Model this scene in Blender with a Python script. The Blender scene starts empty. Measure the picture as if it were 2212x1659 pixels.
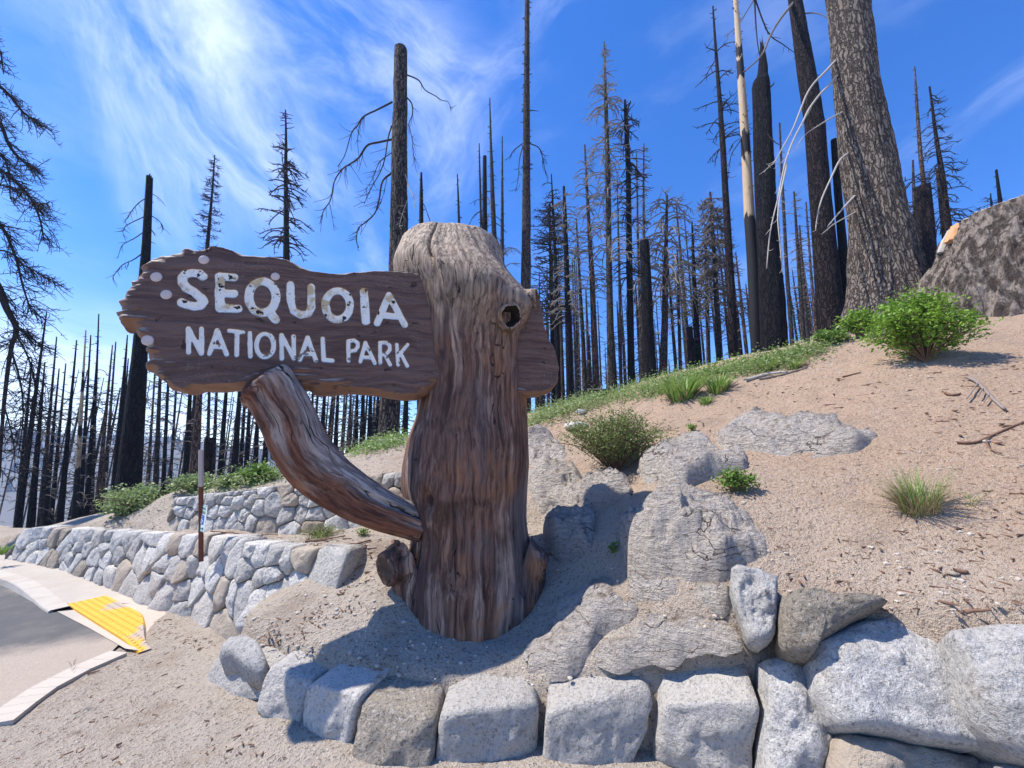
import bpy, math, random
import numpy as np
from mathutils import Vector
R = math.radians
rng = np.random.default_rng(7)
random.seed(7)
scene = bpy.context.scene
COL = scene.collection

# ---------------------------------------------------------------- camera
CAMZ, PITCH, F, W, HH = 1.6, R(10.1), 840.0, 2212.0, 1659.0
cd = bpy.data.cameras.new("camera"); cam = bpy.data.objects.new("camera", cd); COL.objects.link(cam)
cam.location = (0, 0, CAMZ); cam.rotation_euler = (R(90) + PITCH, 0, 0)
cd.sensor_fit = 'HORIZONTAL'; cd.sensor_width = 36.0; cd.lens = 36.0 * F / W
cd.clip_start = 0.05; cd.clip_end = 5000
scene.camera = cam

# ---------------------------------------------------------------- light
SUN = Vector((-0.58, 0.02, 1.0)).normalized()
sl = bpy.data.lights.new("sun", 'SUN'); so = bpy.data.objects.new("sun", sl); COL.objects.link(so)
sl.energy = 4.8; sl.angle = R(0.5); sl.color = (1.0, 0.955, 0.88)
so.rotation_euler = SUN.to_track_quat('Z', 'Y').to_euler(); so.location = (-8, 2, 20)

vs = scene.view_settings
vs.view_transform = 'Standard'; vs.look = 'None'; vs.exposure = 0.72; vs.gamma = 1.0; vs.use_curve_mapping = False
scene.display_settings.display_device = 'sRGB'

# ---------------------------------------------------------------- pixel helpers (u, v on a 2212 x 1659 frame)
cp, sp = math.cos(PITCH), math.sin(PITCH)
def ray(u, v):
    cx, cz = (u - W/2)/F, (HH/2 - v)/F
    return np.array((cx, cp - cz*sp, sp + cz*cp))
CAMP = np.array((0, 0, CAMZ))
def at_y(u, v, y):
    d = ray(u, v); return CAMP + d*(y/d[1])
def at_z(u, v, z):
    d = ray(u, v); return CAMP + d*((z - CAMZ)/d[2])
def on_plane(u, v, p, n):
    d = ray(u, v); return CAMP + d*(np.dot(np.asarray(p) - CAMP, n)/np.dot(d, n))

# ---------------------------------------------------------------- node helpers
class NT:
    def __init__(s, tree): s.t = tree
    def n(s, typ, ins=None, **kw):
        nd = s.t.nodes.new(typ)
        for k, v in kw.items(): setattr(nd, k, v)
        for k, v in (ins or {}).items():
            sk = nd.inputs[k]
            if isinstance(v, bpy.types.NodeSocket): s.t.links.new(v, sk)
            elif isinstance(v, tuple) and len(v) == 3 and sk.type == 'RGBA': sk.default_value = (*v, 1)
            else: sk.default_value = v
        return nd
    def math(s, op, a, b=0.0, c=None, clamp=False):
        i = {0: a, 1: b}
        if c is not None: i[2] = c
        return s.n('ShaderNodeMath', i, operation=op, use_clamp=clamp).outputs[0]
    def vmath(s, op, a, b=(0, 0, 0)):
        nd = s.n('ShaderNodeVectorMath', {0: a, 1: b}, operation=op)
        return nd.outputs['Value'] if op in ('DOT_PRODUCT', 'LENGTH', 'DISTANCE') else nd.outputs[0]
    def mix(s, fac, a, b, blend='MIX'):
        nd = s.n('ShaderNodeMix', data_type='RGBA', blend_type=blend)
        for idx, v in ((0, fac), (6, a), (7, b)):
            sk = nd.inputs[idx]
            if isinstance(v, bpy.types.NodeSocket): s.t.links.new(v, sk)
            elif isinstance(v, tuple): sk.default_value = (*v, 1)
            else: sk.default_value = v
        return nd.outputs[2]
    def ss(s, x, lo, hi, a=0.0, b=1.0):
        return s.n('ShaderNodeMapRange', {0: x, 1: lo, 2: hi, 3: a, 4: b}, interpolation_type='SMOOTHSTEP').outputs[0]
    def noise(s, vec, scale, detail=4, rough=0.55, dist=0.0):
        return s.n('ShaderNodeTexNoise', {'Vector': vec, 'Scale': scale, 'Detail': detail, 'Roughness': rough, 'Distortion': dist}).outputs[0]
    def voro(s, vec, scale, feature='F1', out='Distance'):
        return s.n('ShaderNodeTexVoronoi', {'Vector': vec, 'Scale': scale}, feature=feature).outputs[out]
    def mapping(s, vec, scale=(1, 1, 1), rot=(0, 0, 0)):
        return s.n('ShaderNodeMapping', {'Vector': vec, 'Scale': scale, 'Rotation': rot}).outputs[0]
def new_mat(name):
    m = bpy.data.materials.new(name); m.use_nodes = True
    m.node_tree.nodes.clear(); return m, NT(m.node_tree)
def finish(m, t, color, bump=None, rough=0.9, bstr=1.0, bdist=0.02, spec=0.2, trans=None):
    bs = t.n('ShaderNodeBsdfPrincipled', {'Base Color': color, 'Roughness': rough, 'Specular IOR Level': spec})
    if bump is not None:
        b = t.n('ShaderNodeBump', {'Strength': bstr, 'Distance': bdist, 'Height': bump})
        t.t.links.new(b.outputs[0], bs.inputs['Normal'])
    out = t.n('ShaderNodeOutputMaterial')
    if trans:
        tr = t.n('ShaderNodeBsdfTranslucent', {'Color': color})
        mx = t.n('ShaderNodeMixShader', {0: trans, 1: bs.outputs[0], 2: tr.outputs[0]})
        t.t.links.new(mx.outputs[0], out.inputs[0])
    else:
        t.t.links.new(bs.outputs[0], out.inputs[0])
    return m

# ---------------------------------------------------------------- sky with cirrus
world = bpy.data.worlds.new("World"); scene.world = world; world.use_nodes = True
t = NT(world.node_tree); world.node_tree.nodes.clear()
sky = t.n('ShaderNodeTexSky', sky_type='NISHITA', sun_disc=False)
sky.sun_elevation = math.asin(SUN.z); sky.sun_rotation = math.atan2(SUN.x, SUN.y)
sky.altitude = 2000; sky.air_density = 1.0; sky.dust_density = 0.4; sky.ozone_density = 3.0
hs = t.n('ShaderNodeHueSaturation', {'Hue': 0.512, 'Saturation': 1.36, 'Value': 1.56, 'Color': sky.outputs[0]})
D = t.n('ShaderNodeTexCoord').outputs['Generated']
D = t.vmath('NORMALIZE', D)
def dirn(u, v):
    d = ray(u, v); return d/np.linalg.norm(d)
wob = t.n('ShaderNodeTexNoise', {'Vector': D, 'Scale': 3.0, 'Detail': 3.0}).outputs[1]
wob = t.vmath('SUBTRACT', wob, (0.5, 0.5, 0.5))
wsc = t.n('ShaderNodeVectorMath', {0: wob, 3: 0.16}, operation='SCALE').outputs[0]
DW = t.vmath('ADD', D, wsc)
def streak(p, q, width, soft, amp, lat, stretch, thr=(0.42, 0.72)):
    """a band of cirrus along the great circle through two directions, fibres running along it"""
    a, b = dirn(*p), dirn(*q)
    n = np.cross(a, b); n /= np.linalg.norm(n)
    c = (a + b); c /= np.linalg.norm(c)
    e = np.cross(n, c); half = math.acos(np.clip(np.dot(a, c), -1, 1))
    dn = t.vmath('DOT_PRODUCT', DW, tuple(n)); de = t.vmath('DOT_PRODUCT', DW, tuple(e)); dc = t.vmath('DOT_PRODUCT', D, tuple(c))
    across = t.ss(t.math('ABSOLUTE', dn), width, width + soft, 1, 0)
    along = t.ss(t.math('ABSOLUTE', de), math.sin(half), math.sin(half) + 0.25, 1, 0)
    face = t.ss(dc, 0.2, 0.5)
    vec = t.n('ShaderNodeCombineXYZ', {0: t.math('MULTIPLY', dn, 1.0), 1: t.math('MULTIPLY', de, stretch), 2: lat}).outputs[0]
    f = t.noise(vec, 9.0, 8, 0.64, 0.45)
    f = t.ss(f, *thr)
    return t.math('MULTIPLY', t.math('MULTIPLY', across, along), t.math('MULTIPLY', t.math('MULTIPLY', face, f), amp))
parts = [streak((250, -60), (560, 330), 0.04, 0.14, 0.62, 3.1, 0.42, (0.26, 0.80)),
         streak((190, 60), (330, 330), 0.02, 0.08, 0.35, 6.1, 0.3),
         streak((560, -30), (850, 190), 0.05, 0.14, 0.55, 9.3, 0.42, (0.30, 0.80)),
         streak((560, 330), (760, 560), 0.03, 0.11, 0.28, 5.7, 0.4),
         streak((1230, 60), (950, 380), 0.02, 0.08, 0.20, 12.4, 0.35),
         streak((1080, 100), (960, 320), 0.02, 0.06, 0.16, 17.4, 0.35),
         streak((2080, 250), (2212, 180), 0.01, 0.04, 0.18, 21.4, 0.4),
         streak((120, 840), (620, 860), 0.05, 0.16, 0.85, 15.2, 0.3, (0.15, 0.6))]
cl = parts[0]
for p_ in parts[1:]: cl = t.math('ADD', cl, p_)
sepz = t.n('ShaderNodeSeparateXYZ', {0: D}).outputs[2]
veil = t.ss(t.noise(t.mapping(D, (1.5, 1.5, 4.0)), 2.2, 5, 0.6), 0.48, 0.85, 0, 0.13)
cl = t.math('ADD', cl, t.math('MULTIPLY', veil, t.ss(sepz, 0.02, 0.2)), clamp=True)
colr = t.mix(t.math('MULTIPLY', cl, 0.85), hs.outputs[0], (8.6, 9.2, 10.6))
bg = t.n('ShaderNodeBackground', {'Color': colr, 'Strength': 0.115})
wo = t.n('ShaderNodeOutputWorld'); t.t.links.new(bg.outputs[0], wo.inputs[0])

# ---------------------------------------------------------------- noise for geometry
def _hash(ix, iy, iz):
    h = (ix.astype(np.int64)*374761393 + iy.astype(np.int64)*668265263 + iz.astype(np.int64)*2147483647) & 0xffffffff
    h = ((h ^ (h >> 13))*1274126177) & 0xffffffff
    h = h ^ (h >> 16)
    return (h & 0xffff)/65535.0*2 - 1
def vnoise(p):
    p = np.asarray(p, float); i = np.floor(p).astype(np.int64); f = p - i; f = f*f*(3 - 2*f)
    out = 0
    for dx in (0, 1):
        wx = f[..., 0] if dx else 1 - f[..., 0]
        for dy in (0, 1):
            wy = f[..., 1] if dy else 1 - f[..., 1]
            for dz in (0, 1):
                wz = f[..., 2] if dz else 1 - f[..., 2]
                out = out + wx*wy*wz*_hash(i[..., 0] + dx, i[..., 1] + dy, i[..., 2] + dz)
    return out
def fbm(p, oct=4, gain=0.5):
    p = np.asarray(p, float); a, s, tot = 1.0, 1.0, 0
    for k in range(oct):
        tot = tot + a*vnoise(p*s + 17.3*k); a *= gain; s *= 2.03
    return tot
def p3(x, y, z=0.0):
    x, y, z = np.broadcast_arrays(x, y, z); return np.stack([x, y, z], -1).astype(float)
def sstep(x, a, b):
    t_ = np.clip((x - a)/(b - a), 0, 1); return t_*t_*(3 - 2*t_)

# ---------------------------------------------------------------- mesh building
class MB:
    def __init__(s): s.v = []; s.q = []; s.t = []; s.nv = 0
    def add(s, v, q=None, tr=None):
        v = np.asarray(v, float).reshape(-1, 3)
        if q is not None and len(q): s.q.append(np.asarray(q, np.int64).reshape(-1, 4) + s.nv)
        if tr is not None and len(tr): s.t.append(np.asarray(tr, np.int64).reshape(-1, 3) + s.nv)
        s.v.append(v); s.nv += len(v)
    def grid(s, P, wrap=False):
        """P: (rows, cols, 3)"""
        r, c = P.shape[:2]; idx = np.arange(r*c).reshape(r, c)
        a = idx[:-1, :]; b = idx[1:, :]
        if wrap: a2, b2 = np.roll(a, -1, 1), np.roll(b, -1, 1)
        else: a2, b2, a, b = a[:, 1:], b[:, 1:], a[:, :-1], b[:, :-1]
        s.add(P, np.stack([a, a2, b2, b], -1).reshape(-1, 4))
    def tube(s, pts, rad, sides=5, cap=True):
        pts = np.asarray(pts, float); n = len(pts); rad = np.broadcast_to(np.asarray(rad, float), (n,))
        tg = np.gradient(pts, axis=0); tg /= np.linalg.norm(tg, axis=1)[:, None] + 1e-9
        ref = np.array((0.31, 0.17, 0.93)) if abs(tg[0, 2]) < 0.85 else np.array((0.9, 0.4, 0.1))
        e1 = np.cross(tg, ref); e1 /= np.linalg.norm(e1, axis=1)[:, None] + 1e-9
        e2 = np.cross(tg, e1)
        an = np.arange(sides)*2*math.pi/sides
        P = pts[:, None] + rad[:, None, None]*(np.cos(an)[None, :, None]*e1[:, None] + np.sin(an)[None, :, None]*e2[:, None])
        base = s.nv; s.grid(P, True)
        if cap:
            for k, row in ((0, 0), (n - 1, n - 1)):
                c = base + row*sides
                s.t.append(np.array([[c, c + j, c + j + 1] for j in range(1, sides - 1)]))
    def build(s, name, mat, parent=None, smooth=True, loc=None, recalc=False):
        V = np.concatenate(s.v) if s.v else np.zeros((0, 3))
        off = np.array(loc if loc is not None else (origin(parent) if parent else (0, 0, 0)), float)
        me = bpy.data.meshes.new(name)
        q = np.concatenate(s.q) if s.q else np.zeros((0, 4), np.int64)
        tr = np.concatenate(s.t) if s.t else np.zeros((0, 3), np.int64)
        me.vertices.add(len(V)); me.vertices.foreach_set('co', (V - off).astype(np.float32).ravel())
        me.loops.add(q.size + tr.size); me.loops.foreach_set('vertex_index', np.concatenate([q.ravel(), tr.ravel()]).astype(np.int32))
        me.polygons.add(len(q) + len(tr))
        st = np.concatenate([np.arange(len(q))*4, q.size + np.arange(len(tr))*3]).astype(np.int32)
        me.polygons.foreach_set('loop_start', st)
        me.polygons.foreach_set('use_smooth', np.full(len(st), smooth))
        if mat: me.materials.append(mat)
        me.update(calc_edges=True); me.validate()
        o = bpy.data.objects.new(name, me); COL.objects.link(o)
        if parent: o.parent = parent
        elif loc is not None: o.location = loc
        return o
def origin(o):
    p = np.zeros(3)
    while o is not None: p = p + np.array(o.location); o = o.parent
    return p
def tag(o, label=None, cat=None, group=None, kind=None):
    if label: o['label'] = label
    if cat: o['category'] = cat
    if group: o['group'] = group
    if kind: o['kind'] = kind
    return o
def thing(name, label, cat, loc, group=None):
    o = bpy.data.objects.new(name, None); COL.objects.link(o); o.location = tuple(float(c) for c in loc); o.empty_display_size = 0.2
    return tag(o, label, cat, group)
# ---------------------------------------------------------------- materials
def geo_pos(t): return t.n('ShaderNodeNewGeometry').outputs['Position']
def rnd(t): return t.n('ShaderNodeObjectInfo').outputs['Random']

def mat_sand():
    m, t = new_mat("sandy_soil"); P = geo_pos(t)
    big = t.noise(P, 0.7, 5, 0.6); mid = t.noise(P, 6, 5, 0.6); fine = t.noise(P, 120, 3, 0.7); grit = t.noise(P, 42, 4, 0.75)
    x = t.n('ShaderNodeSeparateXYZ', {0: P})
    # the slope is redder loam, the planter paler decomposed granite
    red = t.ss(t.math('ADD', t.math('ADD', t.math('MULTIPLY', x.outputs[2], 1.0), t.math('MULTIPLY', x.outputs[0], 0.25)), t.math('MULTIPLY', big, 1.6)), 1.3, 3.1)
    c = t.mix(mid, (0.51, 0.42, 0.33), (0.62, 0.53, 0.43))
    c2 = t.mix(mid, (0.49, 0.325, 0.215), (0.60, 0.435, 0.305))
    c = t.mix(red, c, c2)
    c = t.mix(t.ss(grit, 0.54, 0.66, 0, 0.85), c, (0.17, 0.12, 0.085))
    c = t.mix(t.ss(grit, 0.46, 0.34, 0, 0.55), c, (0.60, 0.53, 0.45))
    c = t.mix(t.ss(fine, 0.57, 0.70, 0, 0.75), c, (0.15, 0.11, 0.08))
    pit = t.voro(t.mapping(P, (1, 1, 1)), 34)
    c = t.mix(t.math('MULTIPLY', t.ss(pit, 0.20, 0.08), t.ss(mid, 0.46, 0.60, 0, 0.8)), c, (0.09, 0.06, 0.045))
    c = t.mix(t.ss(t.noise(t.mapping(P, (1.0, 1.6, 1.0)), 1.9, 5, 0.68), 0.52, 0.68, 0, 0.5), c, t.mix(grit, (0.25, 0.175, 0.12), (0.46, 0.345, 0.255)))
    litter = t.noise(t.mapping(P, (9, 14, 9)), 1.6, 5, 0.7)
    c = t.mix(t.ss(litter, 0.60, 0.72, 0, 0.6), c, (0.17, 0.11, 0.08))
    far = t.ss(x.outputs[1], 9, 16)
    veg = t.ss(t.noise(P, 0.8, 5, 0.7), 0.42, 0.55)
    c = t.mix(t.math('MULTIPLY', far, t.math('MULTIPLY', veg, 0.8)), c, (0.17, 0.18, 0.085))
    h = t.math('ADD', t.math('MULTIPLY', fine, 0.25), t.math('ADD', t.math('MULTIPLY', grit, 0.8), t.math('MULTIPLY', mid, 1.2)))
    return finish(m, t, c, h, 0.95, 1.0, 0.06, 0.1)
def mat_asphalt():
    m, t = new_mat("asphalt_road"); P = geo_pos(t); s = t.n('ShaderNodeSeparateXYZ', {0: P})
    fine = t.noise(P, 160, 2, 0.7); mid = t.noise(P, 3, 5, 0.65)
    a = t.mix(fine, (0.05, 0.05, 0.05), (0.17, 0.165, 0.16))
    a = t.mix(t.ss(mid, 0.4, 0.75, 0, 0.5), a, (0.22, 0.20, 0.175))
    sandc = t.mix(t.noise(P, 60, 4, 0.7), (0.30, 0.24, 0.19), (0.50, 0.42, 0.34))
    # sand spilled over the near edge of the road
    sx = t.math('ADD', t.math('MULTIPLY', s.outputs[0], 0.52), t.math('MULTIPLY', s.outputs[1], -0.86))
    spill = t.ss(t.math('ADD', sx, t.math('MULTIPLY', t.noise(P, 2.2, 5, 0.65), 0.75)), -5.03, -4.55)
    spill2 = t.ss(t.math('ADD', t.math('ADD', t.math('MULTIPLY', s.outputs[1], 0.75), t.math('MULTIPLY', s.outputs[0], 0.3)), t.math('MULTIPLY', t.noise(P, 2.0, 5, 0.65), 0.5)), 2.14, 2.34)
    c = t.mix(t.math('MULTIPLY', t.math('MAXIMUM', spill, t.math('MULTIPLY', spill2, 0.8)), 0.95), a, sandc)
    return finish(m, t, c, t.math('ADD', fine, t.noise(P, 60, 3)), 0.9, 0.7, 0.01)
def mat_concrete(name="concrete", base=(0.36, 0.315, 0.265), hi=(0.47, 0.425, 0.37), drift=0.95):
    m, t = new_mat(name); P = geo_pos(t)
    c = t.mix(t.noise(P, 5, 5, 0.6), base, hi)
    c = t.mix(t.ss(t.noise(P, 90, 3, 0.7), 0.58, 0.72, 0, 0.6), c, (0.24, 0.20, 0.16))
    c = t.mix(t.ss(t.noise(P, 1.5, 4, 0.7), 0.5, 0.7, 0, 0.55), c, (0.40, 0.32, 0.245))
    sx = t.n('ShaderNodeSeparateXYZ', {0: P}).outputs[0]
    dr = t.ss(t.math('ADD', sx, t.math('MULTIPLY', t.math('SUBTRACT', t.noise(P, 2.4, 5, 0.65), 0.5), 2.6)), -4.7, -3.9)
    c = t.mix(t.math('MULTIPLY', dr, drift), c, t.mix(t.noise(P, 42, 4, 0.75), (0.40, 0.32, 0.25), (0.60, 0.51, 0.42)))
    return finish(m, t, c, t.noise(P, 90, 3, 0.7), 0.9, 0.5, 0.006)
def mat_granite(name, a, b, dark=(0.10, 0.095, 0.09), stain=0.0, bd=0.05, contrast=1.0):
    m, t = new_mat(name); P = geo_pos(t); r = rnd(t)
    P2 = t.vmath('ADD', P, t.n('ShaderNodeCombineXYZ', {0: t.math('MULTIPLY', r, 37.0), 1: r, 2: t.math('MULTIPLY', r, 11.0)}).outputs[0])
    n1 = t.noise(P2, 4, 6, 0.65); n2 = t.noise(P2, 52, 5, 0.78); n3 = t.noise(P2, 110, 2, 0.7)
    c = t.mix(n1, a, b)
    c = t.mix(t.ss(n2, 0.52, 0.64, 0, 0.80*contrast), c, dark)
    c = t.mix(t.ss(n3, 0.56, 0.70, 0, 0.55*contrast), c, (0.06, 0.06, 0.06))
    c = t.mix(t.ss(n2, 0.45, 0.33, 0, 0.6), c, (0.80, 0.78, 0.75))
    tone = t.ss(r, 0.0, 1.0, 0.80, 1.12)
    c = t.n('ShaderNodeHueSaturation', {'Value': tone, 'Color': c}).outputs[0]
    tan = t.math('MULTIPLY', t.ss(t.math('FRACT', t.math('MULTIPLY', r, 13.7)), 0.80, 0.95), 0.75)
    c = t.mix(tan, c, t.mix(n1, (0.40, 0.30, 0.20), (0.52, 0.43, 0.33)))
    if stain:
        c = t.mix(t.ss(t.noise(P2, 3.1, 5, 0.7), 0.58, 0.70, 0, stain), c, (0.17, 0.12, 0.07))
    h = t.math('ADD', t.math('MULTIPLY', n1, 2.2), t.math('ADD', t.math('MULTIPLY', n2, 0.8), t.math('MULTIPLY', t.noise(P2, 17, 5, 0.7), 1.3)))
    return finish(m, t, c, h, 0.85, 1.0, bd, 0.25)
def mat_outcrop():
    m, t = new_mat("weathered_granite"); P = geo_pos(t)
    n1 = t.noise(P, 2.5, 6, 0.65); st = t.noise(t.mapping(P, (5, 5, 16), (0.3, 0.25, 0)), 2.4, 6, 0.7, 0.6); n3 = t.noise(P, 44, 5, 0.78)
    c = t.mix(n1, (0.58, 0.505, 0.43), (0.72, 0.64, 0.56))
    c = t.mix(t.ss(n3, 0.52, 0.64, 0, 0.6), c, (0.17, 0.13, 0.10))
    c = t.mix(t.ss(n3, 0.45, 0.33, 0, 0.5), c, (0.68, 0.63, 0.58))
    c = t.mix(t.ss(st, 0.57, 0.65, 0, 0.6), c, (0.20, 0.155, 0.125))
    cr2 = t.voro(t.vmath('ADD', t.mapping(P, (2.2, 3.5, 7), (0.3, 0.25, 0)), t.n('ShaderNodeVectorMath', {0: t.n('ShaderNodeTexNoise', {'Vector': P, 'Scale': 3.5, 'Detail': 5}).outputs[1], 3: 1.6}, operation='SCALE').outputs[0]), 1.0, 'DISTANCE_TO_EDGE')
    crk = t.math('MULTIPLY', t.ss(cr2, 0.022, 0.003), t.ss(t.noise(P, 2.6, 4), 0.50, 0.60, 0, 0.8))
    c = t.mix(crk, c, (0.09, 0.065, 0.05))
    c = t.mix(t.ss(t.noise(P, 3.3, 4, 0.7), 0.64, 0.72, 0, 0.7), c, (0.13, 0.085, 0.035))
    dust = t.math('MULTIPLY', t.ss(t.n('ShaderNodeSeparateXYZ', {0: t.n('ShaderNodeNewGeometry').outputs['Normal']}).outputs[2], 0.80, 0.95), t.ss(t.noise(P, 2.2, 5, 0.7), 0.36, 0.54, 0, 0.95))
    c = t.mix(dust, c, t.mix(t.noise(P, 42, 4, 0.75), (0.33, 0.26, 0.20), (0.56, 0.47, 0.385)))
    lich = t.math('MULTIPLY', t.ss(t.noise(P, 1.9, 5, 0.65), 0.46, 0.58), t.ss(t.n('ShaderNodeSeparateXYZ', {0: P}).outputs[2], 1.75, 2.0, 0, 0.62))
    c = t.mix(lich, c, (0.13, 0.125, 0.125))
    h = t.math('ADD', t.math('SUBTRACT', t.math('MULTIPLY', st, 1.5), t.math('MULTIPLY', crk, 1.2)), t.math('ADD', t.math('MULTIPLY', n3, 0.55), t.math('MULTIPLY', t.noise(P, 18, 5, 0.7), 1.2)))
    return finish(m, t, c, h, 0.95, 1.0, 0.06, 0.1)
def mat_bark(name, a, b, deep, sc=1.0, bd=0.05, rough=0.95, top=None, spec=0.15, lumpy=False):
    """a, b: bark ridges; deep: furrows; scale is per metre, furrows run along the trunk"""
    m, t = new_mat(name); P = geo_pos(t)
    v = t.mapping(P, (14*sc, 14*sc, 2.1*sc))
    w = t.n('ShaderNodeTexNoise', {'Vector': P, 'Scale': 5*sc, 'Detail': 3}).outputs[1]
    v = t.vmath('ADD', v, t.n('ShaderNodeVectorMath', {0: w, 3: 2.2}, operation='SCALE').outputs[0])
    d = t.math('ADD', t.voro(v, 1.0, 'DISTANCE_TO_EDGE'), t.math('MULTIPLY', t.math('SUBTRACT', t.noise(v, 1.6, 4, 0.7), 0.5), 0.34)); n = t.noise(t.mapping(P, (30*sc, 30*sc, 9*sc)), 1.0, 6, 0.7)
    f = t.ss(d, 0.02, 0.22)
    if lumpy: f = t.ss(t.noise(t.mapping(P, (7, 7, 2.0)), 1.0, 7, 0.72, 0.4), 0.40, 0.56)
    c = t.mix(n, a, b); c = t.mix(f, deep, c)
    sp = t.ss(t.noise(P, 90*sc, 3, 0.7), 0.62, 0.72, 0, 0.8)
    c = t.mix(sp, c, tuple(min(1, x*2.2 + .02) for x in b))
    h = t.math('ADD', f, t.math('MULTIPLY', n, 1.1))
    return finish(m, t, c, h, rough, 1.0, bd, spec)
def mat_plain(name, a, b, sc=20, rough=0.9, stretch=(1, 1, 1), bd=0.01, spec=0.15):
    m, t = new_mat(name); P = t.mapping(geo_pos(t), stretch)
    n = t.noise(P, sc, 5, 0.65)
    return finish(m, t, t.mix(n, a, b), n, rough, 0.8, bd, spec)
def mat_leaf(name, a, b, tr=0.35, rough=0.5, spec=0.35):
    m, t = new_mat(name); P = geo_pos(t)
    n = t.n('ShaderNodeTexWhiteNoise', {'Vector': t.vmath('SNAP', P, (0.012, 0.012, 0.012))}, noise_dimensions='3D').outputs[0]
    n2 = t.noise(P, 6, 3)
    c = t.mix(t.math('MULTIPLY', t.math('ADD', n, n2), 0.5), a, b)
    return finish(m, t, c, None, rough, spec=spec, trans=tr)
def mat_tanburn():
    m, t = new_mat("pale_barkless_wood"); G = t.n('ShaderNodeTexCoord').outputs['Generated']; P = geo_pos(t)
    gz = t.n('ShaderNodeSeparateXYZ', {0: G}).outputs[2]
    nz = t.noise(t.mapping(P, (6, 6, 1.2)), 1.0, 5, 0.65)
    z = t.math('ADD', gz, t.math('MULTIPLY', t.math('SUBTRACT', nz, 0.5), 0.10))
    low = t.ss(z, 0.32, 0.33, 1, 0)
    def band(c, w): return t.ss(t.math('ABSOLUTE', t.math('SUBTRACT', z, c)), w, w + 0.006, 1, 0)
    k = t.math('MAXIMUM', low, t.math('MAXIMUM', band(0.50, 0.028), t.math('MAXIMUM', band(0.715, 0.022), band(0.765, 0.012))))
    k = t.math('MAXIMUM', k, t.ss(t.noise(t.mapping(P, (14, 14, 2)), 1.0, 3), 0.70, 0.74))
    g = t.noise(t.mapping(P, (40, 40, 2.5)), 1.0, 5, 0.6)
    c = t.mix(g, (0.36, 0.25, 0.15), (0.60, 0.46, 0.31))
    c = t.mix(k, c, (0.016, 0.014, 0.016))
    return finish(m, t, c, g, 0.8, 0.8, 0.02)
def mat_wood(name, dark, mid, light, grain=(26, 26, 2.0), top=True, axis=None, bd=0.016, pale=None):
    """weathered post wood: long grain, drying cracks, orange and grey streaks"""
    m, t = new_mat(name)
    P = t.n('ShaderNodeTexCoord').outputs['UV'] if axis == 'uv' else geo_pos(t)
    wz = t.n('ShaderNodeTexNoise', {'Vector': P, 'Scale': 1.7, 'Detail': 3}).outputs[1]
    P1 = t.vmath('ADD', P, t.n('ShaderNodeVectorMath', {0: t.vmath('SUBTRACT', wz, (.5, .5, .5)), 3: 0.16}, operation='SCALE').outputs[0])
    G = t.mapping(P1, grain)
    g = t.noise(G, 1.0, 6, 0.68); g2 = t.noise(t.mapping(P1, tuple(x*0.28 for x in grain)), 1.0, 5, 0.6)
    blot = t.noise(P, 2.6, 5, 0.6)
    c = t.mix(t.ss(g, 0.34, 0.66), dark, mid)
    if top:
        bg1 = t.noise(t.mapping(P, (1.5, 1.5, 0.8)), 1.0, 4, 0.6, 0.5); bg2 = t.noise(t.mapping(t.vmath('ADD', P, (7, 3, 1)), (1.7, 1.7, 0.7)), 1.0, 4, 0.6, 0.5)
        c = t.mix(t.ss(bg1, 0.50, 0.66, 0, 0.8), c, t.mix(g, (0.065, 0.055, 0.056), (0.20, 0.175, 0.175)))
        c = t.mix(t.ss(bg2, 0.50, 0.66, 0, 0.75), c, t.mix(g, (0.018, 0.010, 0.012), (0.075, 0.042, 0.044)))
    c = t.mix(t.math('MULTIPLY', t.ss(g2, 0.50, 0.68), t.ss(g, 0.36, 0.60, 0.25, 0.9)), c, light)
    c = t.mix(t.ss(blot, 0.52, 0.72, 0, 0.55), c, tuple(x*0.55 for x in dark))
    c = t.mix(t.math('MULTIPLY', t.ss(blot, 0.47, 0.36), t.ss(g2, 0.4, 0.6, 0, 0.55)), c, (0.34, 0.14, 0.05))
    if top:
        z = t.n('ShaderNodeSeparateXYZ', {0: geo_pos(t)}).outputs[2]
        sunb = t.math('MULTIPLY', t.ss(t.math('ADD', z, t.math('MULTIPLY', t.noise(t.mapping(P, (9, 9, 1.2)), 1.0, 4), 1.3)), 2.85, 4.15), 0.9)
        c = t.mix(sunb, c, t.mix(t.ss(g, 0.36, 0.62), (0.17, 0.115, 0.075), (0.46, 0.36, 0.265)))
    lo_, hi_ = min(grain), max(grain)
    cr = t.voro(t.mapping(P1, tuple((0.55 if x == hi_ else 0.16)*x for x in grain)), 1.0, 'DISTANCE_TO_EDGE')
    crack = t.ss(cr, 0.004, 0.030)
    crack = t.math('MAXIMUM', crack, t.ss(t.noise(t.mapping(P1, tuple(0.1*x for x in grain)), 2.0, 4), 0.44, 0.52, 0.0, 1.0))
    if pale: c = t.mix(t.math('MULTIPLY', t.ss(t.math('ADD', t.math('ABSOLUTE', t.math('SUBTRACT', t.n('ShaderNodeSeparateXYZ', {0: P}).outputs[1], pale)), t.math('MULTIPLY', t.math('SUBTRACT', g2, 0.5), 0.5)), 0.15, 0.03), 0.9), c, t.mix(t.ss(g, 0.36, 0.64), (0.19, 0.155, 0.135), (0.50, 0.44, 0.40)))
    c = t.mix(crack, (0.012, 0.008, 0.007), c)
    h = t.math('ADD', t.math('MULTIPLY', crack, 1.1), t.math('ADD', t.math('MULTIPLY', g, 1.0), t.math('MULTIPLY', g2, 1.2)))
    return finish(m, t, c, h, 0.72, 1.0, bd, 0.3)
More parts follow.
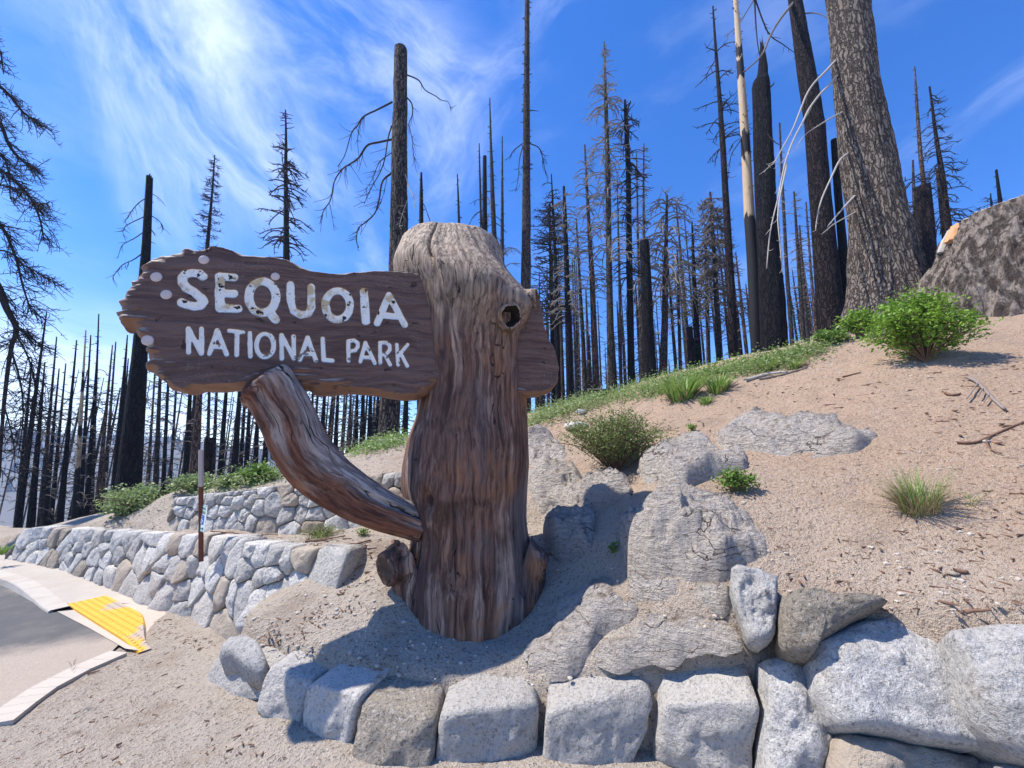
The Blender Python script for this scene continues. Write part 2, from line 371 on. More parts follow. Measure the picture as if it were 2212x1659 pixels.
def mat_board():
    m, t = new_mat("dark_stained_plank"); P = geo_pos(t)
    wz = t.n('ShaderNodeTexNoise', {'Vector': P, 'Scale': 2.3, 'Detail': 3}).outputs[1]
    P1 = t.vmath('ADD', P, t.n('ShaderNodeVectorMath', {0: t.vmath('SUBTRACT', wz, (.5, .5, .5)), 3: 0.12}, operation='SCALE').outputs[0])
    P1 = t.mapping(P1, (1, 1, 1), (0, 0.03, -0.247))
    g = t.noise(t.mapping(P1, (2.2, 20, 34)), 1.0, 6, 0.7); g2 = t.noise(t.mapping(P1, (1.0, 8, 9)), 1.0, 5, 0.6)
    geo = t.n('ShaderNodeNewGeometry'); nz = t.n('ShaderNodeSeparateXYZ', {0: geo.outputs['Normal']}).outputs
    c = t.mix(t.ss(g, 0.34, 0.66), (0.070, 0.036, 0.029), (0.150, 0.088, 0.070))
    c = t.mix(t.ss(g2, 0.5, 0.72, 0, 0.6), c, (0.17, 0.115, 0.10))
    # bare wood, where the paint of the flat face ends
    n0 = (math.sin(0.2464), -math.cos(0.2464), 0.0)
    fl = t.math('ABSOLUTE', t.vmath('DOT_PRODUCT', t.n('ShaderNodeTexCoord').outputs['Normal'], n0))
    raw = t.ss(t.math('ADD', fl, t.math('MULTIPLY', t.math('SUBTRACT', g2, 0.5), 0.25)), 0.93, 0.80)
    c = t.mix(raw, c, t.mix(g, (0.11, 0.055, 0.036), (0.30, 0.165, 0.105)))
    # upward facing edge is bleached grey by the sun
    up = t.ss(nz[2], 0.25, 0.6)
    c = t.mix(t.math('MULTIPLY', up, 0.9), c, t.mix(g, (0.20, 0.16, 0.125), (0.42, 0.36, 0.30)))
    speck = t.math('MULTIPLY', t.ss(t.noise(P, 130, 2, 0.7), 0.60, 0.68), t.ss(t.noise(P, 1.5, 3), 0.50, 0.60))
    c = t.mix(t.math('MULTIPLY', speck, 0.6), c, (0.36, 0.30, 0.25))
    dent = t.ss(t.noise(t.mapping(P1, (9, 9, 14)), 1.0, 3), 0.66, 0.73)
    c = t.mix(t.math('MULTIPLY', dent, 0.8), c, (0.02, 0.013, 0.012))
    h = t.math('ADD', t.math('ADD', t.math('MULTIPLY', g, 1.1), t.math('MULTIPLY', g2, 1.0)), t.math('MULTIPLY', dent, -1.2))
    return finish(m, t, c, h, 0.62, 1.0, 0.014, 0.35)
def mat_letter():
    m, t = new_mat("worn_white_paint"); P = geo_pos(t)
    n = t.noise(P, 34, 4, 0.6); y = t.noise(P, 9, 4, 0.65); s = t.noise(P, 15, 3, 0.6); z = t.n('ShaderNodeSeparateXYZ', {0: P}).outputs[2]
    c = t.mix(n, (0.66, 0.65, 0.61), (0.80, 0.79, 0.75))
    hi = t.ss(z, 2.42, 2.62)
    c = t.mix(t.math('MULTIPLY', t.ss(y, 0.50, 0.62), t.math('MULTIPLY', hi, 0.85)), c, (0.46, 0.33, 0.16))
    c = t.mix(t.ss(t.noise(P, 22, 4, 0.6), 0.58, 0.68, 0, 0.5), c, (0.45, 0.42, 0.36))
    c = t.mix(t.math('MULTIPLY', t.ss(s, 0.625, 0.66), t.ss(z, 2.1, 2.5, 0.55, 1.0)), c, (0.025, 0.018, 0.014))
    c = t.mix(t.ss(t.noise(P, 55, 3, 0.6), 0.66, 0.70, 0, 0.9), c, (0.05, 0.035, 0.03))
    return finish(m, t, c, t.math('ADD', n, s), 0.6, 0.6, 0.008)
def mat_flat(name, c, rough=0.5, spec=0.4, emit=None):
    m, t = new_mat(name)
    n = t.noise(geo_pos(t), 30, 4)
    return finish(m, t, t.mix(t.ss(n, 0.45, 0.75, 0, 0.4), c, tuple(x*0.7 for x in c)), None, rough, spec=spec)

M = dict(
    sand=mat_sand(), asphalt=mat_asphalt(), concrete=mat_concrete(), kerb=mat_concrete("kerb_concrete", (0.40, 0.355, 0.30), (0.52, 0.475, 0.415), 0.35),
    wallstone=mat_granite("wall_granite", (0.52, 0.485, 0.435), (0.70, 0.66, 0.60), bd=0.022, contrast=0.85),
    block=mat_granite("block_granite", (0.56, 0.51, 0.45), (0.73, 0.675, 0.605), bd=0.026, stain=0.3, contrast=0.72),
    pale=mat_granite("pale_granite", (0.40, 0.375, 0.345), (0.54, 0.51, 0.475), bd=0.022, stain=0.45, contrast=0.8),
    tanstone=mat_granite("tan_granite", (0.40, 0.325, 0.24), (0.54, 0.465, 0.37), bd=0.04, stain=0.6),
    outcrop=mat_outcrop(),
    char=mat_bark("charred_bark", (0.008, 0.007, 0.009), (0.024, 0.020, 0.023), (0.003, 0.003, 0.004), 1.0, 0.05),
    charbrown=mat_bark("charred_brown_bark", (0.021, 0.014, 0.015), (0.052, 0.036, 0.037), (0.008, 0.006, 0.006), 0.9, 0.05),
    greybark=mat_bark("scorched_grey_bark", (0.075, 0.060, 0.050), (0.17, 0.14, 0.115), (0.012, 0.010, 0.010), 0.9, 0.06),
    greytrunk=mat_bark("thin_grey_bark", (0.045, 0.037, 0.034), (0.14, 0.115, 0.10), (0.02, 0.016, 0.014), 1.4, 0.03),
    bigbark=mat_bark("ridged_grey_bark", (0.17, 0.135, 0.11), (0.36, 0.30, 0.25), (0.06, 0.046, 0.037), 1.15, 0.08),
    stumpbark=mat_bark("lumpy_stump_bark", (0.24, 0.19, 0.155), (0.44, 0.365, 0.305), (0.08, 0.06, 0.048), 0.8, 0.10, lumpy=True),
    browntrunk=mat_bark("brown_peeled_bark", (0.11, 0.068, 0.05), (0.24, 0.16, 0.12), (0.03, 0.02, 0.016), 1.2, 0.03),
    twig=mat_plain("dark_twigs", (0.016, 0.013, 0.013), (0.05, 0.04, 0.036), 30),
    silvertwig=mat_plain("silver_grey_twigs", (0.13, 0.115, 0.10), (0.30, 0.27, 0.24), 30),
    paletwig=mat_plain("silver_dead_branch", (0.26, 0.23, 0.20), (0.50, 0.46, 0.42), 30, stretch=(1, 1, 1)),
    greytwig=mat_plain("grey_dead_twigs", (0.10, 0.085, 0.075), (0.24, 0.21, 0.185), 30),
    tanburn=mat_tanburn(),
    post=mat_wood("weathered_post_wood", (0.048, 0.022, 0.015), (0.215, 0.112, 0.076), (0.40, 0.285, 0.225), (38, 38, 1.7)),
    brace=mat_wood("weathered_brace_wood", (0.055, 0.018, 0.011), (0.215, 0.085, 0.047), (0.40, 0.33, 0.28), (3.2, 34, 34), False, 'uv', pale=0.62),
    cut=mat_plain("cut_knot_wood", (0.03, 0.018, 0.014), (0.15, 0.10, 0.075), 14, bd=0.04),
    darkhole=mat_plain("rotten_knot", (0.006, 0.005, 0.005), (0.035, 0.026, 0.02), 18, bd=0.05),
    board=mat_board(), letter=mat_letter(), plug=mat_plain("grey_dowel", (0.44, 0.36, 0.34), (0.66, 0.58, 0.55), 22, 0.8, (1, 1, 6), 0.006),
    freshwood=mat_plain("fresh_cut_wood", (0.42, 0.20, 0.09), (0.68, 0.40, 0.22), 9, 0.8, (6, 6, 1)),
    greycut=mat_plain("grey_cut_wood", (0.30, 0.27, 0.24), (0.52, 0.48, 0.44), 12),
    leafbright=mat_leaf("bright_green_leaf", (0.105, 0.22, 0.016), (0.25, 0.40, 0.05)),
    leafmid=mat_leaf("mid_green_leaf", (0.09, 0.18, 0.025), (0.23, 0.36, 0.07)),
    leafolive=mat_leaf("olive_leaf", (0.09, 0.125, 0.03), (0.28, 0.34, 0.11)),
    leafpale=mat_leaf("pale_green_leaf", (0.15, 0.215, 0.065), (0.34, 0.42, 0.17)),
    grass=mat_leaf("grass_blade", (0.10, 0.20, 0.025), (0.30, 0.42, 0.10)),
    drygrass=mat_leaf("dry_grass_blade", (0.20, 0.14, 0.08), (0.42, 0.33, 0.21), 0.2),
    stick=mat_plain("bark_chip", (0.10, 0.05, 0.032), (0.28, 0.17, 0.115), 25),
    deadwood=mat_plain("grey_deadwood", (0.13, 0.10, 0.085), (0.34, 0.28, 0.24), 25),
    pebble=mat_plain("pebble_grit", (0.25, 0.20, 0.155), (0.62, 0.55, 0.47), 11),
    yellow=None, rust=mat_plain("rusted_steel", (0.10, 0.03, 0.018), (0.23, 0.085, 0.05), 26, 0.8),
    galv=mat_flat("pale_steel", (0.45, 0.38, 0.36)), signwhite=mat_flat("sign_white", (0.62, 0.68, 0.66)), signgreen=mat_flat("sign_green", (0.03, 0.20, 0.13)), signblue=mat_flat("sign_blue", (0.01, 0.09, 0.42)),
    farhill=mat_plain("far_slope", (0.10, 0.095, 0.08), (0.22, 0.20, 0.16), 0.03), conifer=mat_plain("far_conifer", (0.02, 0.03, 0.022), (0.05, 0.06, 0.04), 0.2),
)

# ---------------------------------------------------------------- ground shape
def tps(P, z, lam=1e-3):
    P = np.asarray(P, float); n = len(P)
    d2 = ((P[:, None] - P[None])**2).sum(-1); K = 0.5*d2*np.log(d2 + 1e-12)
    A = np.zeros((n + 3, n + 3)); A[:n, :n] = K + lam*np.eye(n); A[:n, n] = 1; A[:n, n+1:] = P; A[n, :n] = 1; A[n+1:, :n] = P.T
    w = np.linalg.solve(A, np.concatenate([z, np.zeros(3)]))
    def f(x, y):
        sh = np.shape(x); q = np.stack([np.ravel(x), np.ravel(y)], -1).astype(float); out = np.empty(len(q))
        for k in range(0, len(q), 40000):
            b = q[k:k+40000]; d = ((b[:, None] - P[None])**2).sum(-1)
            out[k:k+40000] = (0.5*d*np.log(d + 1e-12))@w[:n] + w[n] + b@w[n+1:]
        return out.reshape(sh)
    return f
hill_pts = [(-4.6,5.1,.68),(-5.5,5.6,.60),(-6.5,6.2,.52),(-7.5,6.7,.43),(-9.5,7.4,.02),(-14,9.6,-.1),(-7.8,6.8,.38),(-5.9,6.0,.72),(-4.8,5.5,1.0),(-3.9,5.3,1.13),(-2.5,5.0,1.29),
 (-1.25,4.55,1.38),(-3.8,6.5,1.24),(-2.87,7.5,1.68),(-.4,5,1.35),(.36,5.6,1.73),(.3,7.5,2.3),(1.75,7.5,2.68),(2.9,7,2.92),(3.9,6.5,3.06),(5.1,6,3.36),(6.2,4.5,2.98),(5.6,3.4,2.45),
 (.72,3.36,.92),(.3,4.2,1.08),(3.27,2.53,1.54),(1.7,2.1,.78),(2.05,1.7,.88),(.96,2.2,.36),(.05,3.3,.47),(-.53,2.92,.42),(.65,2.28,.32),(.1,2.42,.28),(3.2,1.6,1.25),(1.05,2.62,.95),(1.2,2.9,1.12),(1.68,2.7,1.16),(.85,2.38,.52),(.31,2.55,.40),(.52,2.9,.58),(.62,3.2,.74),(.9,3.55,1.04),(1.35,3.4,1.36),(5,2,2.15),
 (-1.0,3.6,.74),(1.9,3.3,1.47),(2.6,4.6,2.02),(1.3,5.2,1.86),(2.4,5.8,2.42),(4.4,4.2,2.55),
 (19.3,20,8.7),(12,20,6.3),(7.5,18,4.9),(4.7,20,3.4),(.8,20,2.3),(-7.6,20,.4),(-5.9,10,.75),(-9.9,10,-.15),(-10.9,9,-.11),(-14,12,-.9),(-20,20,-4.5),(-12,20,-1.4),(-3,12,1.5),(1.5,12,2.7),(6,12,4.2),(10,11,4.7),
 (-40,60,-20),(0,60,1.0),(40,60,14),(-90,200,-45),(0,200,-10),(150,200,40),(60,15,20),(-30,6,-4),(12,3,4.2),(30,3,8),(-60,20,-18),(100,-5,30),(12,-2,3.0),(7,0,2.5)]
hill = tps([p[:2] for p in hill_pts], [p[2] for p in hill_pts], 2e-3)
pl_pts = [(-2.28,3.6,.235),(-1.54,3.25,.56),(-1.98,2.95,.25),(-1.54,2.69,.25),(-1.22,2.56,.25),(-.84,2.38,.25),(-.53,2.92,.42),(.05,3.3,.47),(.1,2.42,.27),(.96,2.2,.36),(-1.0,3.15,.60),(-.9,3.5,.72),(.9,3.34,1.0),(.65,2.32,.30),(-.4,2.45,.26),(-1.6,2.95,.31)]
planter = tps([p[:2] for p in pl_pts], [p[2] for p in pl_pts], 1e-3)
ter_pts = [(-4.2,4.9,.68),(-4.0,4.6,.70),(-3.15,4.2,.745),(-2.1,4.4,.76),(-1.5,3.35,.80),(-.9,3.9,.90),(-2.5,4.5,.74),(-1.2,4.2,.88)]
terrace = tps([p[:2] for p in ter_pts], [p[2] for p in ter_pts], 1e-3)
WALLA = np.array([(-7.5,6.13),(-6.2,5.64),(-5.18,5.17),(-4.6,4.88),(-3.82,4.43),(-3.15,4.14),(-2.52,3.73),(-1.36,3.17)])
WALLB = np.array([(-4.12,4.86),(-3.0,4.60),(-2.06,4.40),(-1.25,4.23),(-.7,4.15)])
EDGE = np.array([(-16,10.4),(-9,6.95),(-7.5,6.13),(-6.2,5.64),(-5.18,5.17),(-4.6,4.88),(-3.82,4.43),(-3.15,4.14),(-2.52,3.73),(-2.2,3.28),(-1.98,2.95),(-1.54,2.69),(-1.22,2.56),(-.84,2.40),(-.4,2.36),(.13,2.33),(.65,2.25),(1.05,2.16),(1.35,2.12),(2.0,1.72),(3,1.2),(6,-.1),(14,-4)])
def edge_y(x): return np.interp(x, EDGE[:, 0], EDGE[:, 1])
def H(x, y, rough=True):
    x = np.asarray(x, float); y = np.asarray(y, float)
    h = hill(x, y)
    ya = np.interp(x, WALLA[:, 0], WALLA[:, 1]); yb = np.interp(x, WALLB[:, 0], WALLB[:, 1])
    near = (y < 9) & (x < 3)
    wt = sstep(x, -4.5, -4.0)*(1 - sstep(x, -1.5, -.7))*(1 - sstep(y - yb, .10, .22))
    h = h*(1 - wt*near) + terrace(np.clip(x, -5, 0), np.clip(y, 2, 6))*wt*near
    soft = np.where(x < -1.36, .03, .03 + (x + 1.36)*.6)
    ln = np.where(x < -1.36, ya, 3.17 + (x + 1.36)*.12)
    wp = sstep((ln + .25 - y)/np.maximum(soft, .03), -1, 1)*(1 - sstep(x, -.6, .2))*sstep(x, -3.2, -2.6)
    h = h*(1 - wp*near) + planter(np.clip(x, -2.6, 1), np.clip(y, 2, 4))*wp*near
    if rough:
        d = np.hypot(x, y)
        h = h + .045*fbm(p3(x*.9, y*.9), 3) + .016*fbm(p3(x*4, y*4, 3.), 3)*(d < 12) + .004*fbm(p3(x*17, y*17, 9.), 2)*(d < 9)
        h = h + np.where(d > 12, .25*fbm(p3(x*.12, y*.12, 5.), 3)*sstep(d, 12, 25), 0)
    return h
def Hs(x, y): return float(H(np.array([x]), np.array([y]))[0])
def hit(u, v, tmin=1.2, tmax=60):
    d = ray(u, v); ts = tmin*(tmax/tmin)**np.linspace(0, 1, 400); P = CAMP + ts[:, None]*d
    below = P[:, 2] < H(P[:, 0], P[:, 1])
    k = int(np.argmax(below))
    if not below.any(): return None
    a, b = (ts[k-1] if k else tmin), ts[k]
    ts = np.linspace(a, b, 40); P = CAMP + ts[:, None]*d; k = int(np.argmax(P[:, 2] < H(P[:, 0], P[:, 1])))
    return P[k]
def hnormal(x, y, e=.15):
    n = np.array((-(Hs(x+e, y) - Hs(x-e, y))/(2*e), -(Hs(x, y+e) - Hs(x, y-e))/(2*e), 1.)); return n/np.linalg.norm(n)

def axis(fine0, fine1, st, lo, hi, g=1.12):
    a = list(np.arange(fine0, fine1, st)); s = st
    while a[-1] < hi: s *= g; a.append(a[-1] + s)
    s = st
    while a[0] > lo: s *= g; a.insert(0, a[0] - s)
    return np.array(a)
xs = axis(-4.6, 6.2, .034, -260, 300, 1.07); ys = axis(1.3, 8.0, .034, -8, 420, 1.06)
X, Y = np.meshgrid(xs, ys)
Z = H(X, Y); dE = Y - edge_y(X)
Z = np.maximum(Z, np.where(dE < 1.0, .015, -1e3)); kk = sstep(dE, .04, .24)**.7; Z = Z*kk - .45*(1 - kk)
keep = dE > -.25
mb = MB(); idx = np.arange(X.size).reshape(X.shape)
q = np.stack([idx[:-1, :-1], idx[:-1, 1:], idx[1:, 1:], idx[1:, :-1]], -1).reshape(-1, 4)
kq = keep.ravel()[q].any(1); mb.add(p3(X, Y, Z), q[kq])
slope_obj = tag(mb.build("ground", M['sand']), kind='structure')
# lower ground in front of the walls
xs = axis(-3.6, .3, .035, -60, 40, 1.1); ys = axis(1.9, 3.6, .035, -30, 11, 1.1)
X, Y = np.meshgrid(xs, ys); dE = Y - edge_y(X)
def Hlow(x, y):
    near = sstep(np.asarray(y) - edge_y(x), -.5, 0.05)
    return -.014*(1 - near) + .02*fbm(p3(np.asarray(x)*1.3, np.asarray(y)*1.3), 3)*(.25 + near) + .004*fbm(p3(np.asarray(x)*14, np.asarray(y)*14, 2.), 2) + .05*near*sstep(x, -4.2, -2.6)
Z = Hlow(X, Y) - .022*sstep(-X, 3.3, 3.9)
mb = MB(); idx = np.arange(X.size).reshape(X.shape)
q = np.stack([idx[:-1, :-1], idx[:-1, 1:], idx[1:, 1:], idx[1:, :-1]], -1).reshape(-1, 4)
kq = (dE < .3).ravel()[q].any(1); mb.add(p3(X, Y, Z), q[kq])
tag(mb.build("sandy_ground", M['sand']), kind='structure')

# ---------------------------------------------------------------- road, pavement, kerb
def gz(pix, z=0.0): return [at_z(u, v, z)[:2] for u, v in pix]
def sheet(name, poly, z, mat, kind='structure', zf=None):
    """flat polygon as a fan of fine triangles"""
    import bmesh
    bm = bmesh.new(); vs_ = [bm.verts.new((p[0], p[1], z)) for p in poly]; bm.faces.new(vs_)
    bmesh.ops.triangulate(bm, faces=bm.faces[:])
    me = bpy.data.meshes.new(name); bm.to_mesh(me); bm.free(); me.materials.append(mat)
    o = bpy.data.objects.new(name, me); COL.objects.link(o)
    return tag(o, kind=kind) if kind else o
KT = .075  # pavement height above the road
kerb_out = np.array(gz([(0, 1249), (14, 1253), (28, 1259), (50, 1271), (76, 1286), (92, 1299), (107, 1308)], KT))
kerb_out = np.vstack([kerb_out[0] + (kerb_out[0] - kerb_out[1])*30, kerb_out[0] + (kerb_out[0] - kerb_out[1])*4, kerb_out])
road = gz([(0, 1535), (60, 1494), (150, 1447), (240, 1410), (262, 1388), (190, 1352), (108, 1315)]) + [tuple(p + np.array((.05, -.02))) for p in kerb_out[::-1]] + [(-60, 8.5), (-60, -12), (-5.5, -12), (-5.0, 0.5)]
sheet("road", road, .006, M['asphalt'])
pav = [tuple(p) for p in kerb_out] + gz([(145, 1306), (225, 1300), (330, 1325)]) + [(-3.4, 4.35), (-4.6, 5.02), (-6.2, 5.8), (-7.5, 6.3), (-60, 26)]
ko = kerb_out[1:]; m_ = 60
fa = np.stack([np.interp(np.linspace(0, 1, m_), np.linspace(0, 1, len(ko)), ko[:, k]) for k in (0, 1)], -1)
tail = np.array(gz([(107, 1308), (143, 1308), (243, 1371), (296, 1406)])); fa = np.vstack([fa, tail[1:2], tail[1:2]*.5 + tail[2:3]*.5, tail[2:3], tail[3:4]])
bk = np.array([(-60, 30), (-9, 7.05), (-7.5, 6.25), (-6.2, 5.76), (-5.18, 5.29), (-4.6, 5.0), (-3.82, 4.55), (-3.3, 4.3)])
sk = np.interp(np.linspace(0, 1, len(fa)), [0, .12, .7, .86, 1], [0, .2, .55, .8, 1.]); bs = np.r_[0, np.cumsum(np.linalg.norm(np.diff(bk[1:], axis=0), axis=1))]; bs = np.r_[0, .12 + .88*bs/bs[-1]]
bb = np.stack([np.interp(sk, bs, bk[:, k]) for k in (0, 1)], -1)
def pz_(x): return .064 - .044*sstep(x, -6.0, -4.9)
P = np.array([[(*(f_*(1 - k) + b_*k), 0) for f_, b_ in zip(fa, bb)] for k in np.linspace(0, 1, 10)]); P[..., 2] = pz_(P[..., 0]) - .03*(np.linspace(0, 1, 10)[:, None] > .999); P[:, -1, 2] -= .05; P[:, -2, 2] -= .006
mb = MB(); mb.grid(P); tag(mb.build("pavement", M['concrete']), kind='structure')
ramp = gz([(80, 1296), (145, 1306), (245, 1370), (300, 1408), (270, 1404), (190, 1358), (108, 1316)])
sheet("kerb_ramp", ramp, .011, M['concrete'])
# raised kerb: concrete lengths end to end
kr = thing("kerb", "curved pale concrete kerb between the asphalt and the pavement", "kerb", (*kerb_out[5], 0)); 
pts = []
for a, b in zip(kerb_out[1:-1], kerb_out[2:]):
    n_ = max(1, int(round(np.linalg.norm(b - a)/.42)))
    pts += [a + (b - a)*k/n_ for k in range(n_)]
pts = np.array(pts + [kerb_out[-1]]); tg = np.gradient(pts, axis=0); tg /= np.linalg.norm(tg, axis=1)[:, None]
nr = np.stack([tg[:, 1], -tg[:, 0]], -1)          # towards the road
for k in range(len(pts) - 1):
    a, b = pts[k] + (pts[k+1] - pts[k])*.008, pts[k+1] - (pts[k+1] - pts[k])*.008
    h0, h1 = [.072 - .046*sstep(pts[j][0], -6.0, -4.9) for j in (k, k + 1)]
    rows = []
    for p, n_, h in ((a, nr[k], h0), (b, nr[k+1], h1)):
        prof = [(-.16, -.06), (-.16, h - .004), (-.155, h), (-.012, h), (.0, h - .012), (.02, -.06)]
        rows.append([np.array((p[0] + n_[0]*o_, p[1] + n_[1]*o_, z_)) for o_, z_ in prof])
    mb = MB(); mb.grid(np.array(rows)); c = np.array(rows)
    mb.add(np.concatenate([c[0], c[1]]), [[0, 1, 4, 5], [1, 2, 3, 4], [6, 11, 10, 7], [7, 10, 9, 8]])
    mb.build("kerb_block", M['kerb'], kr, smooth=False)
# flush concrete strip along the near edge of the road
ed = gz([(-60, 1576), (0, 1532), (60, 1492), (150, 1446), (238, 1409)])
kr2 = thing("kerb_strip", "flush concrete edging strip between sand and asphalt", "kerb", (*ed[2], 0))
ed = np.array(ed); tg = np.gradient(ed, axis=0); tg /= np.linalg.norm(tg, axis=1)[:, None]; nr = np.stack([tg[:, 1], -tg[:, 0]], -1)
for k in range(len(ed) - 1):
    for j in range(2):
        gp = .001/np.linalg.norm(ed[k+1] - ed[k]); a = ed[k] + (ed[k+1] - ed[k])*(j*.5 + gp); b = ed[k] + (ed[k+1] - ed[k])*(j*.5 + .5 - gp)
        w_ = .17
        na, nb_ = nr[k]*(1 - j*.5) + nr[k+1]*j*.5, nr[k]*(.5 - j*.5) + nr[k+1]*(.5 + j*.5)
        base = np.array([(*a, 0), (*b, 0), (*(b + nb_*w_), 0), (*(a + na*w_), 0)]); top = base.copy(); base[:, 2] = -.08; top[:, 2] = .012
        mb = MB(); mb.add(np.concatenate([base, top]), [[4, 5, 6, 7], [0, 1, 5, 4], [1, 2, 6, 5], [2, 3, 7, 6], [3, 0, 4, 7]])
        mb.build("kerb_block", M['kerb'], kr2, smooth=False)
# tactile paving with rows of domes
p0, p1 = at_z(145, 1307, .02)[:2], at_z(300, 1404, .02)[:2]
ex = (p1 - p0); L_ = np.linalg.norm(ex); ex /= L_; ey = np.array((-ex[1], ex[0]))
tp = thing("tactile_paving", "yellow tactile paving of raised domes half buried by sand at the ramp", "paving", (*p0, 0))
def tpz(s, w): return p0 + ex*s + ey*w
m, t = new_mat("worn_yellow_paving"); P_ = geo_pos(t); Q_ = t.vmath('SUBTRACT', P_, (float(p0[0]), float(p0[1]), 0.0))
s_ = t.math('DIVIDE', t.vmath('DOT_PRODUCT', Q_, (float(ex[0]), float(ex[1]), 0.0)), float(L_)); w_ = t.vmath('DOT_PRODUCT', Q_, (float(ey[0]), float(ey[1]), 0.0))
nz_ = t.math('MULTIPLY', t.math('SUBTRACT', t.noise(P_, 5, 5, 0.65), 0.5), 0.34)
lim = t.n('ShaderNodeFloatCurve', {1: s_}); cv = lim.mapping.curves[0]
for k, (x, y) in enumerate(((0, .62), (.16, .56), (.22, .30), (.30, .22), (.36, .52), (.60, .50), (.76, .22), (.84, .10), (.97, .09), (1, .05))):
    if k in (0,): cv.points[0].location = (x, y)
    elif x == 1: cv.points[-1].location = (x, y)
    else: cv.points.new(x, y)
lim.mapping.update()
sandy = t.ss(t.math('ADD', t.math('SUBTRACT', w_, t.math('MULTIPLY', lim.outputs[0], 0.6)), nz_), -0.03, 0.03)
yc = t.mix(t.noise(P_, 22, 5, 0.65), (0.66, 0.31, 0.03), (0.80, 0.46, 0.08)); yc = t.mix(t.ss(t.noise(P_, 45, 4, 0.7), 0.55, 0.7, 0, 0.5), yc, (0.42, 0.29, 0.15))
M['yellow'] = finish(m, t, t.mix(sandy, yc, t.mix(t.noise(P_, 50, 4, 0.7), (0.33, 0.26, 0.20), (0.50, 0.42, 0.34))), t.noise(P_, 60, 4, 0.7), 0.85, 0.5, 0.01)
mb = MB(); c = [tpz(0, 0), tpz(L_, 0), tpz(L_, .24), tpz(L_*.72, .30), tpz(L_*.42, .26), tpz(L_*.36, .22), tpz(.42, .30), tpz(.2, .36), tpz(0, .33)]
zb = .060 
def zt(s): return .030 - .030*sstep(s, .80*L_, L_)
for k in range(1):
    w0 = lambda s: .36 - .26*float(sstep(s/L_, .45, 1.0))
    P = np.array([[(*tpz(s, w*w0(s)), zt(s) - (.055 if w > .9 else 0)) for s in np.linspace(0, L_, 40)] for w in (0, .82, 1)]); mb.grid(P)
    P2 = P[:2].copy(); P2[1] = P[0]; P2[0] = P[0] - np.array((0, 0, .03)); mb.grid(P2)
slab = mb.build("slab", M['yellow'], tp, smooth=False)
mb = MB()
for i in range(int(L_/.056)):
    for j in range(6):
        s, w = .028 + i*.056, .03 + j*.056
        if w > (.36 - .26*float(sstep(s/L_, .45, 1.0)))*.78: continue
        c = np.array((*tpz(s, w), zt(s))); an = np.arange(7)*2*math.pi/7
        ring = lambda r, z: c + np.stack([r*np.cos(an), r*np.sin(an), np.full(7, z)], -1)
        b = mb.nv; mb.grid(np.stack([ring(.0165, -.002), ring(.011, .006)]), True); mb.t.append(np.array([[b+7, b+7+k, b+8+k] for k in range(1, 6)]))
tag(mb.build("domes", M['yellow'], tp), kind='stuff')
